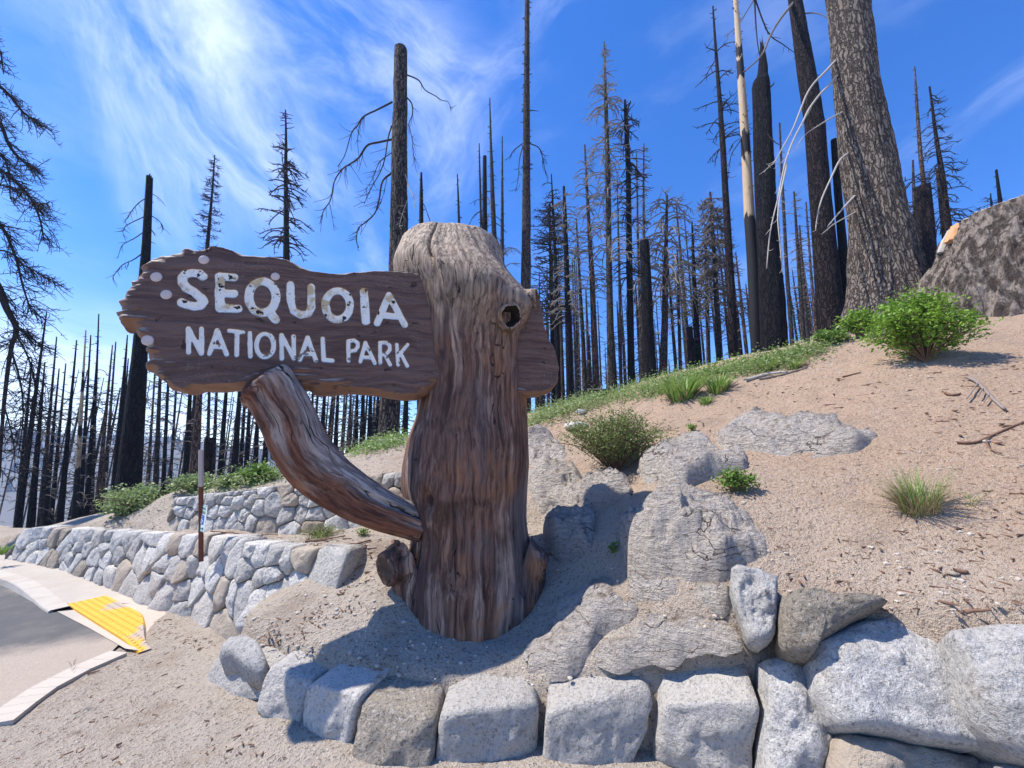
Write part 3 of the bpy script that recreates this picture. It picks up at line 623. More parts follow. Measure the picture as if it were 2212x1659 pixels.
# ---------------------------------------------------------------- stones
def resample(poly, n):
    p = np.asarray(poly, float); q = np.vstack([p, p[:1]]); d = np.r_[0, np.cumsum(np.linalg.norm(np.diff(q, axis=0), axis=1))]
    s = np.linspace(0, d[-1], n, endpoint=False); return np.stack([np.interp(s, d, q[:, k]) for k in range(2)], -1)
def clip_half(poly, p, n):
    out = []
    for i in range(len(poly)):
        a, b = poly[i], poly[(i+1) % len(poly)]; da, db = np.dot(a - p, n), np.dot(b - p, n)
        if da <= 0: out.append(a)
        if da*db < 0: out.append(a + (b - a)*(da/(da - db)))
    return out
def chaikin(p, r=.18, n=1):
    for _ in range(n):
        q = np.roll(p, -1, 0); p = np.stack([p*(1-r) + q*r, p*r + q*(1-r)], 1).reshape(-1, 2)
    return p
def stone(parent, poly, Mp, mat, depth=.25, bulge=.03, edge=.025, nz=.012, n=26, r=None, name="stone", tilt=None, back=.86, shrink=.004, facet=1.0, rr_=.11):
    """poly in wall coordinates; Mp(p2 array, d) -> world, d out of the wall"""
    r = r or rng
    p = resample(chaikin(np.asarray(poly, float), rr_), n); c = p.mean(0)
    size = np.sqrt(np.ptp(p[:, 0])*np.ptp(p[:, 1]))
    seed = r.uniform(0, 100)
    p = c + (p - c)*(1 - shrink/size*2)
    p += (size*.018)*np.stack([vnoise(p3(p[:, 0]*9/size, p[:, 1]*9/size, seed)), vnoise(p3(p[:, 0]*9/size, p[:, 1]*9/size, seed + 9))], -1)
    tl = r.normal(0, .09, 2) if tilt is None else np.asarray(tilt)
    e = min(edge, size*.12)
    def ring(k, d, tl_on=1.0):
        q = c + (p - c)*k
        dd = d + tl_on*((q - c)@tl) + nz*fbm(p3(q[:, 0]*3.2/size, q[:, 1]*3.2/size, seed), 3)*tl_on
        return Mp(q, dd)
    k1 = 1 - e/size*1.3
    nf = 5; fd = r.uniform(0, 2*math.pi, nf) ; fs = r.uniform(.10, .42, nf)*facet; fo = r.uniform(.10, .42, nf)*size
    def face(q):
        x = q - c; return np.min([np.zeros(len(q))] + [fs[i]*(fo[i] - (x[:, 0]*math.cos(fd[i]) + x[:, 1]*math.sin(fd[i]))) for i in range(nf)], 0)
    ring0 = ring
    def ring(k, d, tl_on=1.0):
        q = c + (p - c)*k; dd = d + tl_on*((q - c)@tl) + face(q)*min(1, tl_on) + tl_on*nz*(fbm(p3(q[:, 0]*3.2/size, q[:, 1]*3.2/size, seed), 3) + .5*np.abs(fbm(p3(q[:, 0]*8/size, q[:, 1]*8/size, seed + 3), 3)))
        return Mp(q, dd)
    rows = [ring(back, -depth, 0), ring(.985, -depth*.5, .3), ring(1.0, -e*1.1, .8), ring(.992, -e*.35, 1), ring(k1, bulge*.6)] + [ring(k1*kk, bulge*(.6 + .4*(1 - kk**2))) for kk in (np.linspace(.9, .12, 12) if n > 30 else (.84, .64, .42, .2))]
    mb = MB(); P = np.array(rows); mb.grid(P, True)
    cen = Mp(c[None], np.array([bulge*1.0 + float(face(c[None])[0]) + nz*float(fbm(p3(c[0]*3.2/size, c[1]*3.2/size, seed), 3))]))[0]
    b = (len(rows) - 1)*n; m = mb.nv
    mb.add(cen[None]); mb.t.append(np.array([[b + j, b + (j+1) % n, m] for j in range(n)]))
    bc = Mp(c[None], np.array([-depth]))[0]; m = mb.nv; mb.add(bc[None]); mb.t.append(np.array([[(j+1) % n, j, m] for j in range(n)]))
    return mb.build(name, mat, parent, smooth=True)

def poly_frame(line):
    seg = np.diff(line, axis=0); L = np.linalg.norm(seg, axis=1); S = np.r_[0, np.cumsum(L)]
    def at(s):
        x = np.interp(s, S, line[:, 0]); y = np.interp(s, S, line[:, 1])
        e = 1e-2; tx = np.interp(s+e, S, line[:, 0]) - np.interp(s-e, S, line[:, 0]); ty = np.interp(s+e, S, line[:, 1]) - np.interp(s-e, S, line[:, 1])
        l = np.hypot(tx, ty) + 1e-9; return x, y, tx/l, ty/l
    def pix(u, v, batter=0.0):
        d = ray(u, v); best = None
        for k in range(len(seg)):
            a = line[k]; e = seg[k]/L[k]
            A = np.array([[d[0], -e[0]], [d[1], -e[1]]]); t_, s_ = np.linalg.solve(A, a)
            off = 0 if -.01 <= s_ <= L[k] + .01 else min(abs(s_), abs(s_ - L[k]))
            if t_ > 0 and (best is None or off < best[0]): best = (off, S[k] + s_, CAMZ + d[2]*t_)
        return best[1], best[2]
    return S[-1], at, pix
def build_wall(name, label, line, seeds, bot, top, batter, mat, scale, tan=(), gap=.003, extra=None):
    L, at, pix = poly_frame(line)
    def Mp(q, d):
        x, y, tx, ty = at(q[:, 0]); nx, ny = ty, -tx
        dd = d - batter*(q[:, 1] - bot(L*.5))
        return np.stack([x + nx*dd, y + ny*dd, q[:, 1]], -1)
    x, y, _, _ = at(np.array([L*.5]))
    root = thing(name, label, "wall", (x[0], y[0], bot(L*.5)))
    S = np.array([pix(u, v) for u, v in seeds] + (extra or []))
    for i, c in enumerate(S):
        w = scale*3
        poly = [np.array((c[0]-w, c[1]-w)), np.array((c[0]+w, c[1]-w)), np.array((c[0]+w, c[1]+w)), np.array((c[0]-w, c[1]+w))]
        for j, o in enumerate(S):
            if j != i and np.linalg.norm(o - c) < w*2.2:
                n = (o - c)/np.linalg.norm(o - c); poly = clip_half(poly, (o + c)/2 - n*gap*.5, n)
                if len(poly) < 3: break
        if len(poly) < 3: continue
        for fn, sg in ((top, 1), (bot, -1)):
            z0, z1 = fn(c[0] - .1), fn(c[0] + .1); n = np.array((-(z1 - z0)/.2, 1.0)); n /= np.linalg.norm(n)
            jit = rng.normal(0, .012) if sg > 0 else -.06
            poly = clip_half(poly, np.array((c[0], fn(c[0]) + jit)), n*sg) if len(poly) > 2 else poly
        for sg, lim in ((-1, 0.0), (1, L)):
            if len(poly) > 2: poly = clip_half(poly, np.array((lim, 0)), np.array((float(sg), 0)))
        if len(poly) < 3: continue
        poly = np.array(poly)
        if np.ptp(poly[:, 0]) < .05 or np.ptp(poly[:, 1]) < .04: continue
        stone(root, poly, Mp, M['tanstone'] if i in tan else mat, depth=.24, bulge=rng.uniform(.006, .018) + rng.uniform(0, .022), edge=.010, nz=.012, n=30, rr_=.06, facet=.8, shrink=.001)
    return root
def c1(l): return [(x/4, 1123.7 + y/4) for x, y in l]
def c2(l): return [(336.2 + x/4, 973.3 + y/4) for x, y in l]
seedsA = c1([(40,300),(160,180),(250,150),(325,195),(335,135),(250,240),(120,295),(97,355),(180,335),(265,345),(350,290),(405,165),(468,180),(392,335),(447,345),(510,240),(600,155),(530,300),(600,250),(575,335),(540,415),(655,225),(705,145),(702,250),(637,350),(682,415),(768,330),(770,170),(855,160),(850,240),(745,480),(870,350),(960,330),(943,205),(1040,205),(1065,310),(842,490),(935,480),(1030,440),(1150,385),(1212,290),(1232,190),(1100,560),(1343,390),(1318,250),(1408,225),(1310,555),(1232,665),(1440,425),(1518,440),(1520,250),(1640,250),(1610,410),(1668,420),(1745,285),(1410,650),(1540,640),(1530,775),(1650,570),(1785,450),(1860,295),(1915,380),(1720,790),(1880,640),(1900,900),(2030,420),(2140,350),(1950,690),(2060,670),(2150,530)]) \
  + c2([(930,940),(700,880),(1010,1010),(930,1100),(1150,975),(1330,1060),(1110,1140),(940,1230),(830,1280),(1010,1230)])
def zA_top(s): return float(np.interp(s, [0, .6, 2.0, 4.3, 5.0, 6.3, 6.8], [.46, .54, .60, .74, .77, .82, .86]))
def zA_bot(s): return float(np.interp(s, [0, 3, 4.5, 5.6, 6.8], [.03, .03, .0, .0, .35]))
build_wall("stone_wall", "long low wall of pale rubble granite curving beside the pavement", WALLA, seedsA, zA_bot, zA_top, .16, M['wallstone'], .2, (0, 12, 13, 14, 25))
seedsB = c2([(105,440),(205,440),(285,440),(350,450),(460,435),(530,400),(595,430),(605,360),(685,340),(775,345),(885,345),(695,440),(800,440),(870,500),(990,480),(1110,330),(1215,320),(1150,420),(1272,425),(1350,435),(1135,555),(1228,540),(1360,550),(110,565),(198,510),(272,550),(485,535),(582,520),(150,630),(250,640),(350,610),(455,640),(550,630),(650,600),(755,570),(815,615),(725,675),(925,660),(1160,680),(1350,670),(1560,650),(1500,480),(1480,380),(1620,450),(1650,330),(1400,330),(1780,300),(1750,420),(1720,560),(1880,240),(1990,250),(1900,370),(2080,270),(2050,380),(1850,500),(1980,500),(2150,320)])
def zB_top(s): return float(np.interp(s, [0, .3, 1.2, 2.1, 3.0, 3.6], [1.06, 1.09, 1.20, 1.30, 1.42, 1.46]))
def zB_bot(s): return float(np.interp(s, [0, 1.2, 2.1, 3, 3.6], [.66, .70, .74, .92, 1.0]))
build_wall("stone_wall", "upper short retaining wall of white granite behind the thin rusty signpost", WALLB, seedsB, zB_bot, zB_top, .12, M['wallstone'], .2, (23, 39))

# ---- front planter edging: big hewn blocks and boulders, each traced
root = thing("planter_wall", "nearest edging of big hewn granite blocks and boulders around the carved post", "wall", (0, 2.35, 0))
eL, eAt, ePix = poly_frame(EDGE)
def front(polypix, mat, line=None, depth=.34, bulge=.014, edge=.03, nz=.014, rise=0.05, n=34, tilt=None, off=0.0):
    L, at, pix = poly_frame(np.asarray(line)) if line is not None else (eL, eAt, ePix)
    P = np.array([pix(u, v) for u, v in polypix])
    sm, zt = P[:, 0].mean(), P[:, 1].max()
    def Mp(q, d):
        x, y, tx, ty = at(np.full(len(q), sm)); s = q[:, 0] - sm
        dl = d + off - .22*(q[:, 1] - .1)
        return np.stack([x + tx*s + ty*dl, y + ty*s - tx*dl, q[:, 1] + rise*np.maximum(-d, 0)/.3], -1)
    return stone(root, P, Mp, mat, depth, bulge, edge*.55, nz, n, back=.97, tilt=tilt, shrink=.003, facet=.55, rr_=.05)
def c5(l): return [(442.4 + .4362*x, 1244 + .4362*y) for x, y in l]
def c6(l): return [(707.9 + .36*x, 1061.8 + .36*y) for x, y in l]
def c7(l): return [(1415.7 + .36*x, 1061.8 + .36*y) for x, y in l]
front(c5([(75,385),(170,395),(250,468),(276,492),(270,640),(210,622),(130,590),(50,560),(47,490)]), M['block'], [(-2.05,3.05),(-1.50,2.67)], .42, rise=.08)
front(c5([(285,468),(330,462),(420,528),(486,560),(463,765),(400,750),(340,715),(274,640)]), M['block'], [(-1.54,2.69),(-1.22,2.56)], .36)
front(c5([(492,553),(540,533),(752,600),(738,690),(702,872),(620,858),(500,800),(467,770)]), M['block'], [(-1.22,2.56),(-.80,2.36)], .40)
front(c5([(748,662),(850,652),(1140,690),(1152,760),(1140,980),(820,1000),(720,880)]), M['tanstone'], [(-.84,2.36),(-.35,2.34)], .36, bulge=.05)
front([(946,1545),(1000,1526),(1140,1521),(1167,1545),(1162,1700),(938,1700)], M['block'], [(-.4,2.34),(.13,2.33)], .34, rise=.02)
front(c6([(1305,1325),(1450,1275),(1830,1235),(1955,1245),(1985,1325),(1930,1500),(1850,1640),(1840,1780),(1265,1780)]), M['block'], [(.13,2.33),(.65,2.26)], .36)
front(c7([(50,1290),(380,1272),(640,1262),(650,1330),(600,1600),(575,1780),(-10,1780),(15,1500)]), M['block'], [(.65,2.25),(1.1,2.12)], .42, rise=.13)
# undercut chips below the first blocks
for pp in ([(80,570),(130,600),(120,650),(85,625)], [(135,600),(215,625),(225,690),(195,715),(140,665)], [(225,645),(280,655),(255,715),(210,710)], [(275,670),(340,715),(330,750),(280,730)], [(335,735),(400,760),(380,800),(325,785)], [(375,780),(450,790),(440,830),(375,830)], [(440,800),(560,850),(540,900),(450,840)]):
    front(c5(pp), M['tanstone'] if pp[0][0] in (135, 225) else M['block'], [(-2.1,3.15),(-1.54,2.78),(-1.22,2.66),(-.84,2.50)], .2, bulge=.015, n=16, rise=0)
# tilted boulders at the high end: each lies on its own plane facing up and out
def tilted(polypix, p, nrm, mat, depth=.35, bulge=.05, edge=.05, nz=.03, n=40, name="boulder", tilt=(0, 0), shrink=.006):
    nrm = np.asarray(nrm, float); nrm /= np.linalg.norm(nrm)
    e1 = np.cross((0, 0, 1.), nrm); e1 /= np.linalg.norm(e1); e2 = np.cross(nrm, e1); p = np.asarray(p)
    P = np.array([[np.dot(on_plane(u, v, p, nrm) - p, e1), np.dot(on_plane(u, v, p, nrm) - p, e2)] for u, v in polypix])
    def Mp(q, d): return p + q[:, :1]*e1 + q[:, 1:]*e2 + np.asarray(d)[:, None]*nrm
    return stone(root, P, Mp, mat, depth, bulge, edge, nz, n, name=name, tilt=tilt, back=.95, shrink=shrink, rr_=.06, facet=.7)
tilted(c7([(445,450),(500,430),(590,440),(690,475),(740,490),(735,580),(745,680),(725,880),(640,965),(570,930),(525,830),(480,690),(450,600)]), at_y(1620,1320,2.17), (-.35,-.80,.5), M['pale'], .30, .05, .05)
tilted(c7([(735,630),(860,575),(1000,585),(1080,635),(1200,595),(1390,605),(1435,630),(1330,690),(1150,790),(1000,880),(950,960),(930,985),(790,960),(735,880),(745,750)]), at_y(1760,1340,2.02), (-.25,-.75,.62), M['tanstone'], .26, .05, .05)
tilted(c7([(650,1000),(790,960),(930,1000),(980,1190),(1130,1440),(1050,1560),(1040,1800),(650,1800),(680,1250)]), at_y(1720,1520,2.06), (-.15,-.85,.5), M['pale'], .26, .03, .04)
tilted(c7([(945,890),(1150,790),(1390,705),(1480,730),(1640,780),(1760,800),(1800,960),(1840,1100),(1880,1290),(1930,1420),(2080,1530),(2000,1560),(1700,1520),(1450,1470),(1200,1430),(1120,1420),(975,1190),(935,1000)]), at_y(1900,1460,1.93), (-.12,-.78,.62), M['pale'], .40, .06, .05, .03, 70)
tilted(c7([(1770,800),(1990,765),(2400,770),(2420,1620),(2260,1600),(2100,1520),(1950,1390),(1890,1270),(1850,1100),(1790,930)]), at_y(2160,1450,1.72), (-.28,-.72,.62), M['pale'], .40, .07, .05, .03, 60)
tilted(c7([(1080,1500),(1150,1440),(1400,1475),(1700,1530),(1980,1580),(2110,1640),(2080,1850),(1060,1850),(1060,1600)]), at_y(1960,1640,1.86), (-.1,-.85,.5), M['pale'], .34, .05, .05, .03, 50)
tilted(c7([(2080,1650),(2140,1600),(2250,1590),(2420,1640),(2420,1900),(2090,1900)]), at_y(2200,1640,1.72), (-.1,-.85,.5), M['pale'], .3, .04, .04)
# pale corner rock and flat slab where the long wall meets the planter
tilted(c2([(680,1560),(720,1440),(760,1370),(850,1320),(960,1300),(1040,1340),(1030,1410),(930,1480),(800,1540),(690,1570)]), at_y(552,1375,3.22), (-.5,-.55,.7), M['pale'], .3, .05, .05, .02, name="corner_stone")
tilted(c5([(60,395),(100,300),(200,285),(270,320),(300,380),(270,430),(200,420),(130,390)]), at_y(500,1395,2.98), (-.25,-.2,.95), M['pale'], .2, .03, .05, .015, name="corner_stone")

# ---------------------------------------------------------------- the park sign
BX, BY, BSL = -.54, 3.0, .2515
ub = np.array((1, BSL, 0))/math.hypot(1, BSL); nb = np.array((ub[1], -ub[0], 0)); B0 = np.array((BX, BY, 0.))   # nb points to the camera side
def bpt(u, v):
    p = on_plane(u, v, B0, nb); return np.array((np.dot(p - B0, ub), p[2]))
def bworld(s, z, d): return B0 + np.asarray(s)[..., None]*ub + np.asarray(z)[..., None]*np.array((0, 0, 1.)) + np.asarray(d)[..., None]*nb
def c3(l): return [(221.2 + x/4, 513.2 + y/4) for x, y in l]
def c4(l): return [(663.6 + .4358*x, 513.2 + .4358*y) for x, y in l]
sign = thing("park_sign", "huge carved log post with brown plank reading SEQUOIA NATIONAL PARK and curved brace", "sign", (-.36, 3.38, .4))
outl = c3([(310,190),(360,165),(400,150),(460,140),(520,125),(580,105),(640,95),(720,92),(800,85),(920,65),(1040,68),(1130,90),(1220,125),(1350,140),(1480,150),(1580,170),(1660,205),(1740,240),(1830,270),(1960,290),(2100,285)]) + \
  c4([(253,163),(330,157),(400,157),(520,165),(600,180),(690,190),(900,230),(1075,265),(1130,275),(1165,320),(1180,400),(1200,490),(1225,530),(1240,560),(1255,640),(1250,720),(1220,765),(1160,783),(1090,785),(900,782),(640,745),(600,772),(540,795),(460,797),(400,787),(350,773),(300,768),(200,762),(110,775),(50,778),(10,765)]) + \
  c3([(1760,1300),(1500,1292),(1300,1290),(1120,1295),(900,1300),(820,1300),(750,1312),(690,1325),(640,1325),(540,1315),(480,1280),(455,1235),(440,1210),(380,1150),(300,1090),(285,1050),(280,1020),(290,985),(275,930),(265,900),(260,850),(200,800),(160,770),(120,735),(100,700),(90,680),(20,640),(55,622),(90,610),(75,540),(120,500),(108,465),(115,430),(150,415),(190,400),(205,375),(230,350),(235,315),(290,290),(285,250),(300,230)])
BO = np.array([bpt(u, v) for u, v in outl])
def seg_dist(Q, poly, closed=True):
    """distance, nearest point, outward-normal index for each point of Q"""
    a = poly; b = np.roll(poly, -1, 0)
    if not closed: a, b = a[:-1], b[:-1]
    best = np.full(len(Q), 1e9); near = np.zeros_like(Q); which = np.zeros(len(Q), int)
    for i in range(len(a)):
        e = b[i] - a[i]; tt = np.clip(((Q - a[i])@e)/(e@e + 1e-12), 0, 1); pt = a[i] + tt[:, None]*e
        d = np.hypot(*(Q - pt).T); m = d < best; best[m] = d[m]; near[m] = pt[m]; which[m] = i
    return best, near, which
def inside(Q, poly):
    x, y = Q.T; r = np.zeros(len(Q), bool); a = poly; b = np.roll(poly, -1, 0)
    for i in range(len(a)):
        c = (a[i, 1] > y) != (b[i, 1] > y)
        xi = (b[i, 0] - a[i, 0])*(y - a[i, 1])/(b[i, 1] - a[i, 1] + 1e-12) + a[i, 0]; r ^= c & (x < xi)
    return r
# letters as pen strokes on the plank: (strokes, half width in pixels)
def ell(cx, cy, rx, ry, n=28): return [(cx + rx*math.sin(k*2*math.pi/n), cy + ry*math.cos(k*2*math.pi/n)) for k in range(n + 1)]
LET = [
 ('S', c3, 9.3, [[(868,335),(835,308),(775,300),(718,312),(688,345),(690,390),(722,432),(790,470),(845,512),(868,550),(848,585),(790,592),(730,580),(685,558)]]),
 ('E', c3, 9.6, [[(1012,332),(1016,605)],[(1012,335),(1130,343)],[(1015,480),(1130,484)],[(1016,603),(1165,615)]]),
 ('Q', c3, 9.2, [ell(1380,512,117,136),[(1438,632),(1495,710)]]),
 ('U', c3, 8.4, [[(1622,405),(1628,560),(1650,632),(1715,668),(1780,655),(1806,600),(1802,425)]]),
 ('O', c3, 9.0, [ell(2033,582,107,124)]),
 ('I', c4, 9.4, [[(279,268),(291,415)]]),
 ('A', c4, 8.0, [[(405,285),(347,424)],[(405,285),(482,431)],[(372,383),(458,393)]]),
 ('N', c3, 5.2, [[(742,990),(738,785)],[(738,785),(853,1000)],[(853,1000),(853,785)]]),
 ('A', c3, 5.2, [[(990,800),(922,1003)],[(990,800),(1070,1008)],[(945,940),(1047,946)]]),
 ('T', c3, 5.0, [[(1095,802),(1213,818)],[(1162,815),(1158,1012)]]),
 ('I', c3, 5.0, [[(1272,822),(1276,1025)]]),
 ('O', c3, 5.2, [ell(1404,930,75,100)]),
 ('N', c3, 5.0, [[(1548,1043),(1545,840)],[(1545,840),(1652,1042)],[(1652,1042),(1650,852)]]),
 ('A', c3, 5.0, [[(1772,862),(1706,1053)],[(1772,862),(1843,1058)],[(1730,1000),(1820,1006)]]),
 ('L', c3, 5.0, [[(1903,872),(1910,1055)],[(1910,1055),(1985,1062)]]),
 ('P', c4, 4.6, [[(204,610),(203,512)],[(203,512),(232,508),(250,522),(251,540),(238,558),(205,564)]]),
 ('A', c4, 4.6, [[(288,520),(263,614)],[(288,520),(335,622)],[(271,592),(322,594)]]),
 ('R', c4, 4.6, [[(362,622),(360,520)],[(360,520),(392,520),(409,535),(409,555),(395,574),(363,580)],[(384,578),(411,630)]]),
 ('K', c4, 4.6, [[(444,530),(450,630)],[(498,530),(450,588)],[(464,574),(496,636)]]),
]
for k_, L_ in enumerate(LET):
    cvt = L_[1]; st = [np.array([bpt(*q) for q in cvt(s)]) for s in L_[3]]
    LET[k_] = (L_[0], L_[2]/F*2.82, st)
def stroke_sd(Q, st, hw):
    d = np.full(len(Q), 1e9); near = np.zeros_like(Q)
    for s in st:
        dd, nn, _ = seg_dist(Q, s, False); m = dd < d; d[m] = dd[m]; near[m] = nn[m]
    wob = hw*.10*fbm(p3(Q[:, 0]*22, Q[:, 1]*22, hw*99), 2)
    return d - hw - wob, near
g = .0065
ss_ = np.arange(BO[:, 0].min() - .02, BO[:, 0].max() + .02, g); zz_ = np.arange(BO[:, 1].min() - .02, BO[:, 1].max() + .02, g)
Sg, Zg = np.meshgrid(ss_, zz_); Q = np.stack([Sg.ravel(), Zg.ravel()], -1)
# ragged outline, rougher at the broken end
e_ = resample(BO, 700); rough_ = .006 + .032*sstep(-e_[:, 0], 1.35, 2.1)
e_ = e_ + rough_[:, None]*np.stack([fbm(p3(e_[:, 0]*7, e_[:, 1]*16), 3), fbm(p3(e_[:, 0]*7, e_[:, 1]*22, 5.), 3)], -1)*.8
dist, near, which = seg_dist(Q, e_); ins = inside(Q, e_)
tg = np.roll(e_, -1, 0) - e_; tg /= np.linalg.norm(tg, axis=1)[:, None]
onrm = np.stack([-tg[:, 1], tg[:, 0]], -1)                           # outline runs clockwise: outward is to its left
for _ in range(30): onrm = (onrm + np.roll(onrm, 1, 0) + np.roll(onrm, -1, 0))/3
nn = onrm[which]
wdt = .022 + .115*np.maximum(-nn[:, 1], 0)**1.2*(.65 + .5*np.sin(Q[:, 0]*5.3 + .8)) + .10*np.maximum(-nn[:, 0], 0)*(Q[:, 0] < -1.2)
wdt = wdt*(1 + .35*fbm(p3(Q[:, 0]*5, Q[:, 1]*9, 3.), 3)); wdt = np.maximum(wdt, .012)
T = .13
f = np.sqrt(np.clip(1 - (1 - np.clip(dist/wdt, 0, 1))**2, 0, 1))
D = T*f
edge_r = 1 - sstep(dist, .5*wdt, 1.3*wdt)
D += edge_r*.022*fbm(p3(Q[:, 0]*5, Q[:, 1]*34, 1.), 4)*sstep(dist, 0, .02)
D += .0016*fbm(p3(Q[:, 0]*3, Q[:, 1]*60, 2.), 3)*sstep(dist, 0, .02)
sd_all = np.full(len(Q), 1.)
for ch, hw, st in LET:
    lo = np.min([s.min(0) for s in st], 0) - .08; hi = np.max([s.max(0) for s in st], 0) + .08
    m = ((Q > lo) & (Q < hi)).all(1); sd, _ = stroke_sd(Q[m], st, hw); sd_all[m] = np.minimum(sd_all[m], sd)
D -= .013*(1 - sstep(sd_all, -.006, .004))
out = ~ins; Q2 = Q.copy(); Q2[out] = near[out]; D[out] = 0
idx = np.arange(len(Q)).reshape(Sg.shape); q = np.stack([idx[:-1, :-1], idx[:-1, 1:], idx[1:, 1:], idx[1:, :-1]], -1).reshape(-1, 4)
q = q[ins[q].any(1)]
used = np.unique(q); mp_ = np.full(len(Q), -1); mp_[used] = np.arange(len(used)); q = mp_[q]
mid = -T
FV = bworld(Q2[used, 0], Q2[used, 1], mid + D[used] + .0); BVv = bworld(Q2[used, 0], Q2[used, 1], mid - np.minimum(D[used], T)*.95)
mb = MB(); mb.add(FV, q); mb.add(BVv, q[:, ::-1])
board = mb.build("plank", M['board'], sign)
for ch, hw, st in LET:
    lo = np.min([s.min(0) for s in st], 0) - hw*1.5; hi = np.max([s.max(0) for s in st], 0) + hw*1.5
    gs = .0045; A, B_ = np.meshgrid(np.arange(lo[0], hi[0], gs), np.arange(lo[1], hi[1], gs)); q2 = np.stack([A.ravel(), B_.ravel()], -1)
    sd, nr_ = stroke_sd(q2, st, hw); sd = sd + .002
    gx = (q2 - nr_); ln = np.linalg.norm(gx, axis=1) + 1e-9
    ins_ = sd < 0; q3_ = q2.copy(); o_ = ~ins_; q3_[o_] = q2[o_] - gx[o_]/ln[o_, None]*sd[o_, None]
    h_ = np.where(ins_, -.0085 - .0005 + .0035*(1 - sstep(-sd, 0, hw*.55)), -.0045) + .0015*fbm(p3(q3_[:, 0]*40, q3_[:, 1]*40), 2)
    idx = np.arange(len(q2)).reshape(A.shape); f_ = np.stack([idx[:-1, :-1], idx[:-1, 1:], idx[1:, 1:], idx[1:, :-1]], -1).reshape(-1, 4)
    f_ = f_[ins_[f_].any(1)]; used = np.unique(f_); mp_ = np.full(len(q2), -1); mp_[used] = np.arange(len(used))
    mb = MB(); mb.add(bworld(q3_[used, 0], q3_[used, 1], h_[used]), mp_[f_])
    mb.build("letter", M['letter'], board)
for x, y, rr in ((877,192,41),(467,341,43),(553,493,42),(1495,337,37),(391,888,44)):
    (u, v), = c3([(x, y)]); c = bpt(u, v); an = np.arange(24)*2*math.pi/24; r_ = rr/4/F*2.72
    rows = [bworld(c[0] + k*r_*np.cos(an), c[1] + k*r_*np.sin(an), np.full(24, d)) for k, d in ((1, -.03), (1, .0025), (.93, .005), (.5, .006), (.02, .006))]
    mb = MB(); mb.grid(np.array(rows), True); mb.build("dowel_plug", M['plug'], board)

# ---- post: lofted trunk with flares, knots, drying cracks
tab = np.array([(503,888,1046),(507,868,1066),(516,859,1080),(540,853,1089),(565,849,1094),(590,850,1101),(620,864,1113),(650,882,1122),(700,897,1130),(760,905,1136),(850,914,1138),(900,905,1138),(950,886,1140),(1000,877,1140),(1050,873,1139),(1100,884,1137),(1150,889,1139),(1200,884,1144),(1250,873,1150),(1300,868,1150)], float)
AY = 3.38
zs_, xl, xr = [], [], []
for v, a, b in tab:
    d = ray((a+b)/2, v); tt = AY/d[1]; zs_.append(CAMZ + d[2]*tt); xl.append((a - W/2)/F*tt); xr.append((b - W/2)/F*tt)
zs_ = np.array(zs_)[::-1]; xl = np.array(xl)[::-1]; xr = np.array(xr)[::-1]
NR, NTH = 300, 260
zr = np.concatenate([np.linspace(.05, zs_[-1], NR)]); th = np.arange(NTH)*2*math.pi/NTH
cx = np.interp(zr, zs_, (xl + xr)/2); rd = np.interp(zr, zs_, (xr - xl)/2)
k_ = np.ones(9)/9; cx = np.convolve(np.pad(cx, 4, 'edge'), k_, 'valid')
rd_s = np.convolve(np.pad(rd, 4, 'edge'), k_, 'valid'); rd = np.where(zr > zs_[-1] - .12, rd, rd_s)
TH, ZR = np.meshgrid(th, zr); CX = np.repeat(cx[:, None], NTH, 1); RD = np.repeat(rd[:, None], NTH, 1)
def bump(t0, z0, a, st_, sz): 
    dt = (TH - t0 + math.pi) % (2*math.pi) - math.pi; return a*np.exp(-(dt/st_)**2 - ((ZR - z0)/sz)**2)
Fm = -math.pi/2                                                       # angle of the camera side
rad = RD*.985
rad = rad + bump(Fm + .55, 2.92, .085, .75, .24) + bump(Fm + .25, 2.75, .03, .5, .3) - bump(Fm + .25, 3.32, .06, .9, .20)
rad = rad + bump(Fm + 1.0, 2.80, .13, .26, .15) + bump(Fm + 1.5, 2.98, .10, .3, .13)      # upper knots
rad = rad + bump(Fm - .44, 1.27, .05, .22, .17) - bump(Fm - .44, 1.27, .10, .10, .085)      # dimple knot
rad = rad + bump(Fm - 1.15, .66, .10, .22, .13) + bump(Fm + 1.45, .66, .11, .26, .17) + bump(Fm + 1.2, .45, .05, .5, .15)       # low stubs
rad = rad + bump(Fm - 1.5, 1.35, .03, .5, .3)
grain = TH + .10*fbm(p3(TH*1.2, ZR*.7), 2)
gx_, gy_ = np.cos(grain), np.sin(grain)
rad = rad + .010*fbm(p3(gx_*7, gy_*7, ZR*.7), 3) + .0055*fbm(p3(gx_*26, gy_*26, ZR*1.2), 3) + .022*fbm(p3(gx_*1.6, gy_*1.6, ZR*1.1 + 4), 3)
ck = np.zeros_like(rad)                                               # drying cracks
for t0, za, zb_, w_, dp in ((Fm - .235, 3.15, 3.8, .016, .10), (Fm - .12, .3, 1.5, .006, .02), (Fm + .2, .3, 2.1, .005, .02), (Fm + .5, .3, 1.6, .006, .02), (Fm - .6, .3, .95, .006, .02), (Fm + .05, 1.1, 2.5, .004, .014), (Fm + .75, .4, 1.9, .005, .016), (Fm - .3, .4, 1.0, .005, .015), (Fm + .35, 1.5, 3.3, .004, .012)):
    dt = (TH - t0 - .05*vnoise(p3(ZR*2.2, t0*9.)) + math.pi) % (2*math.pi) - math.pi
    ck += dp*np.exp(-(dt/w_)**2)*sstep(ZR, za - .1, za + .1)*(1 - sstep(ZR, zb_ - .1, zb_ + .05))
rad = rad - ck
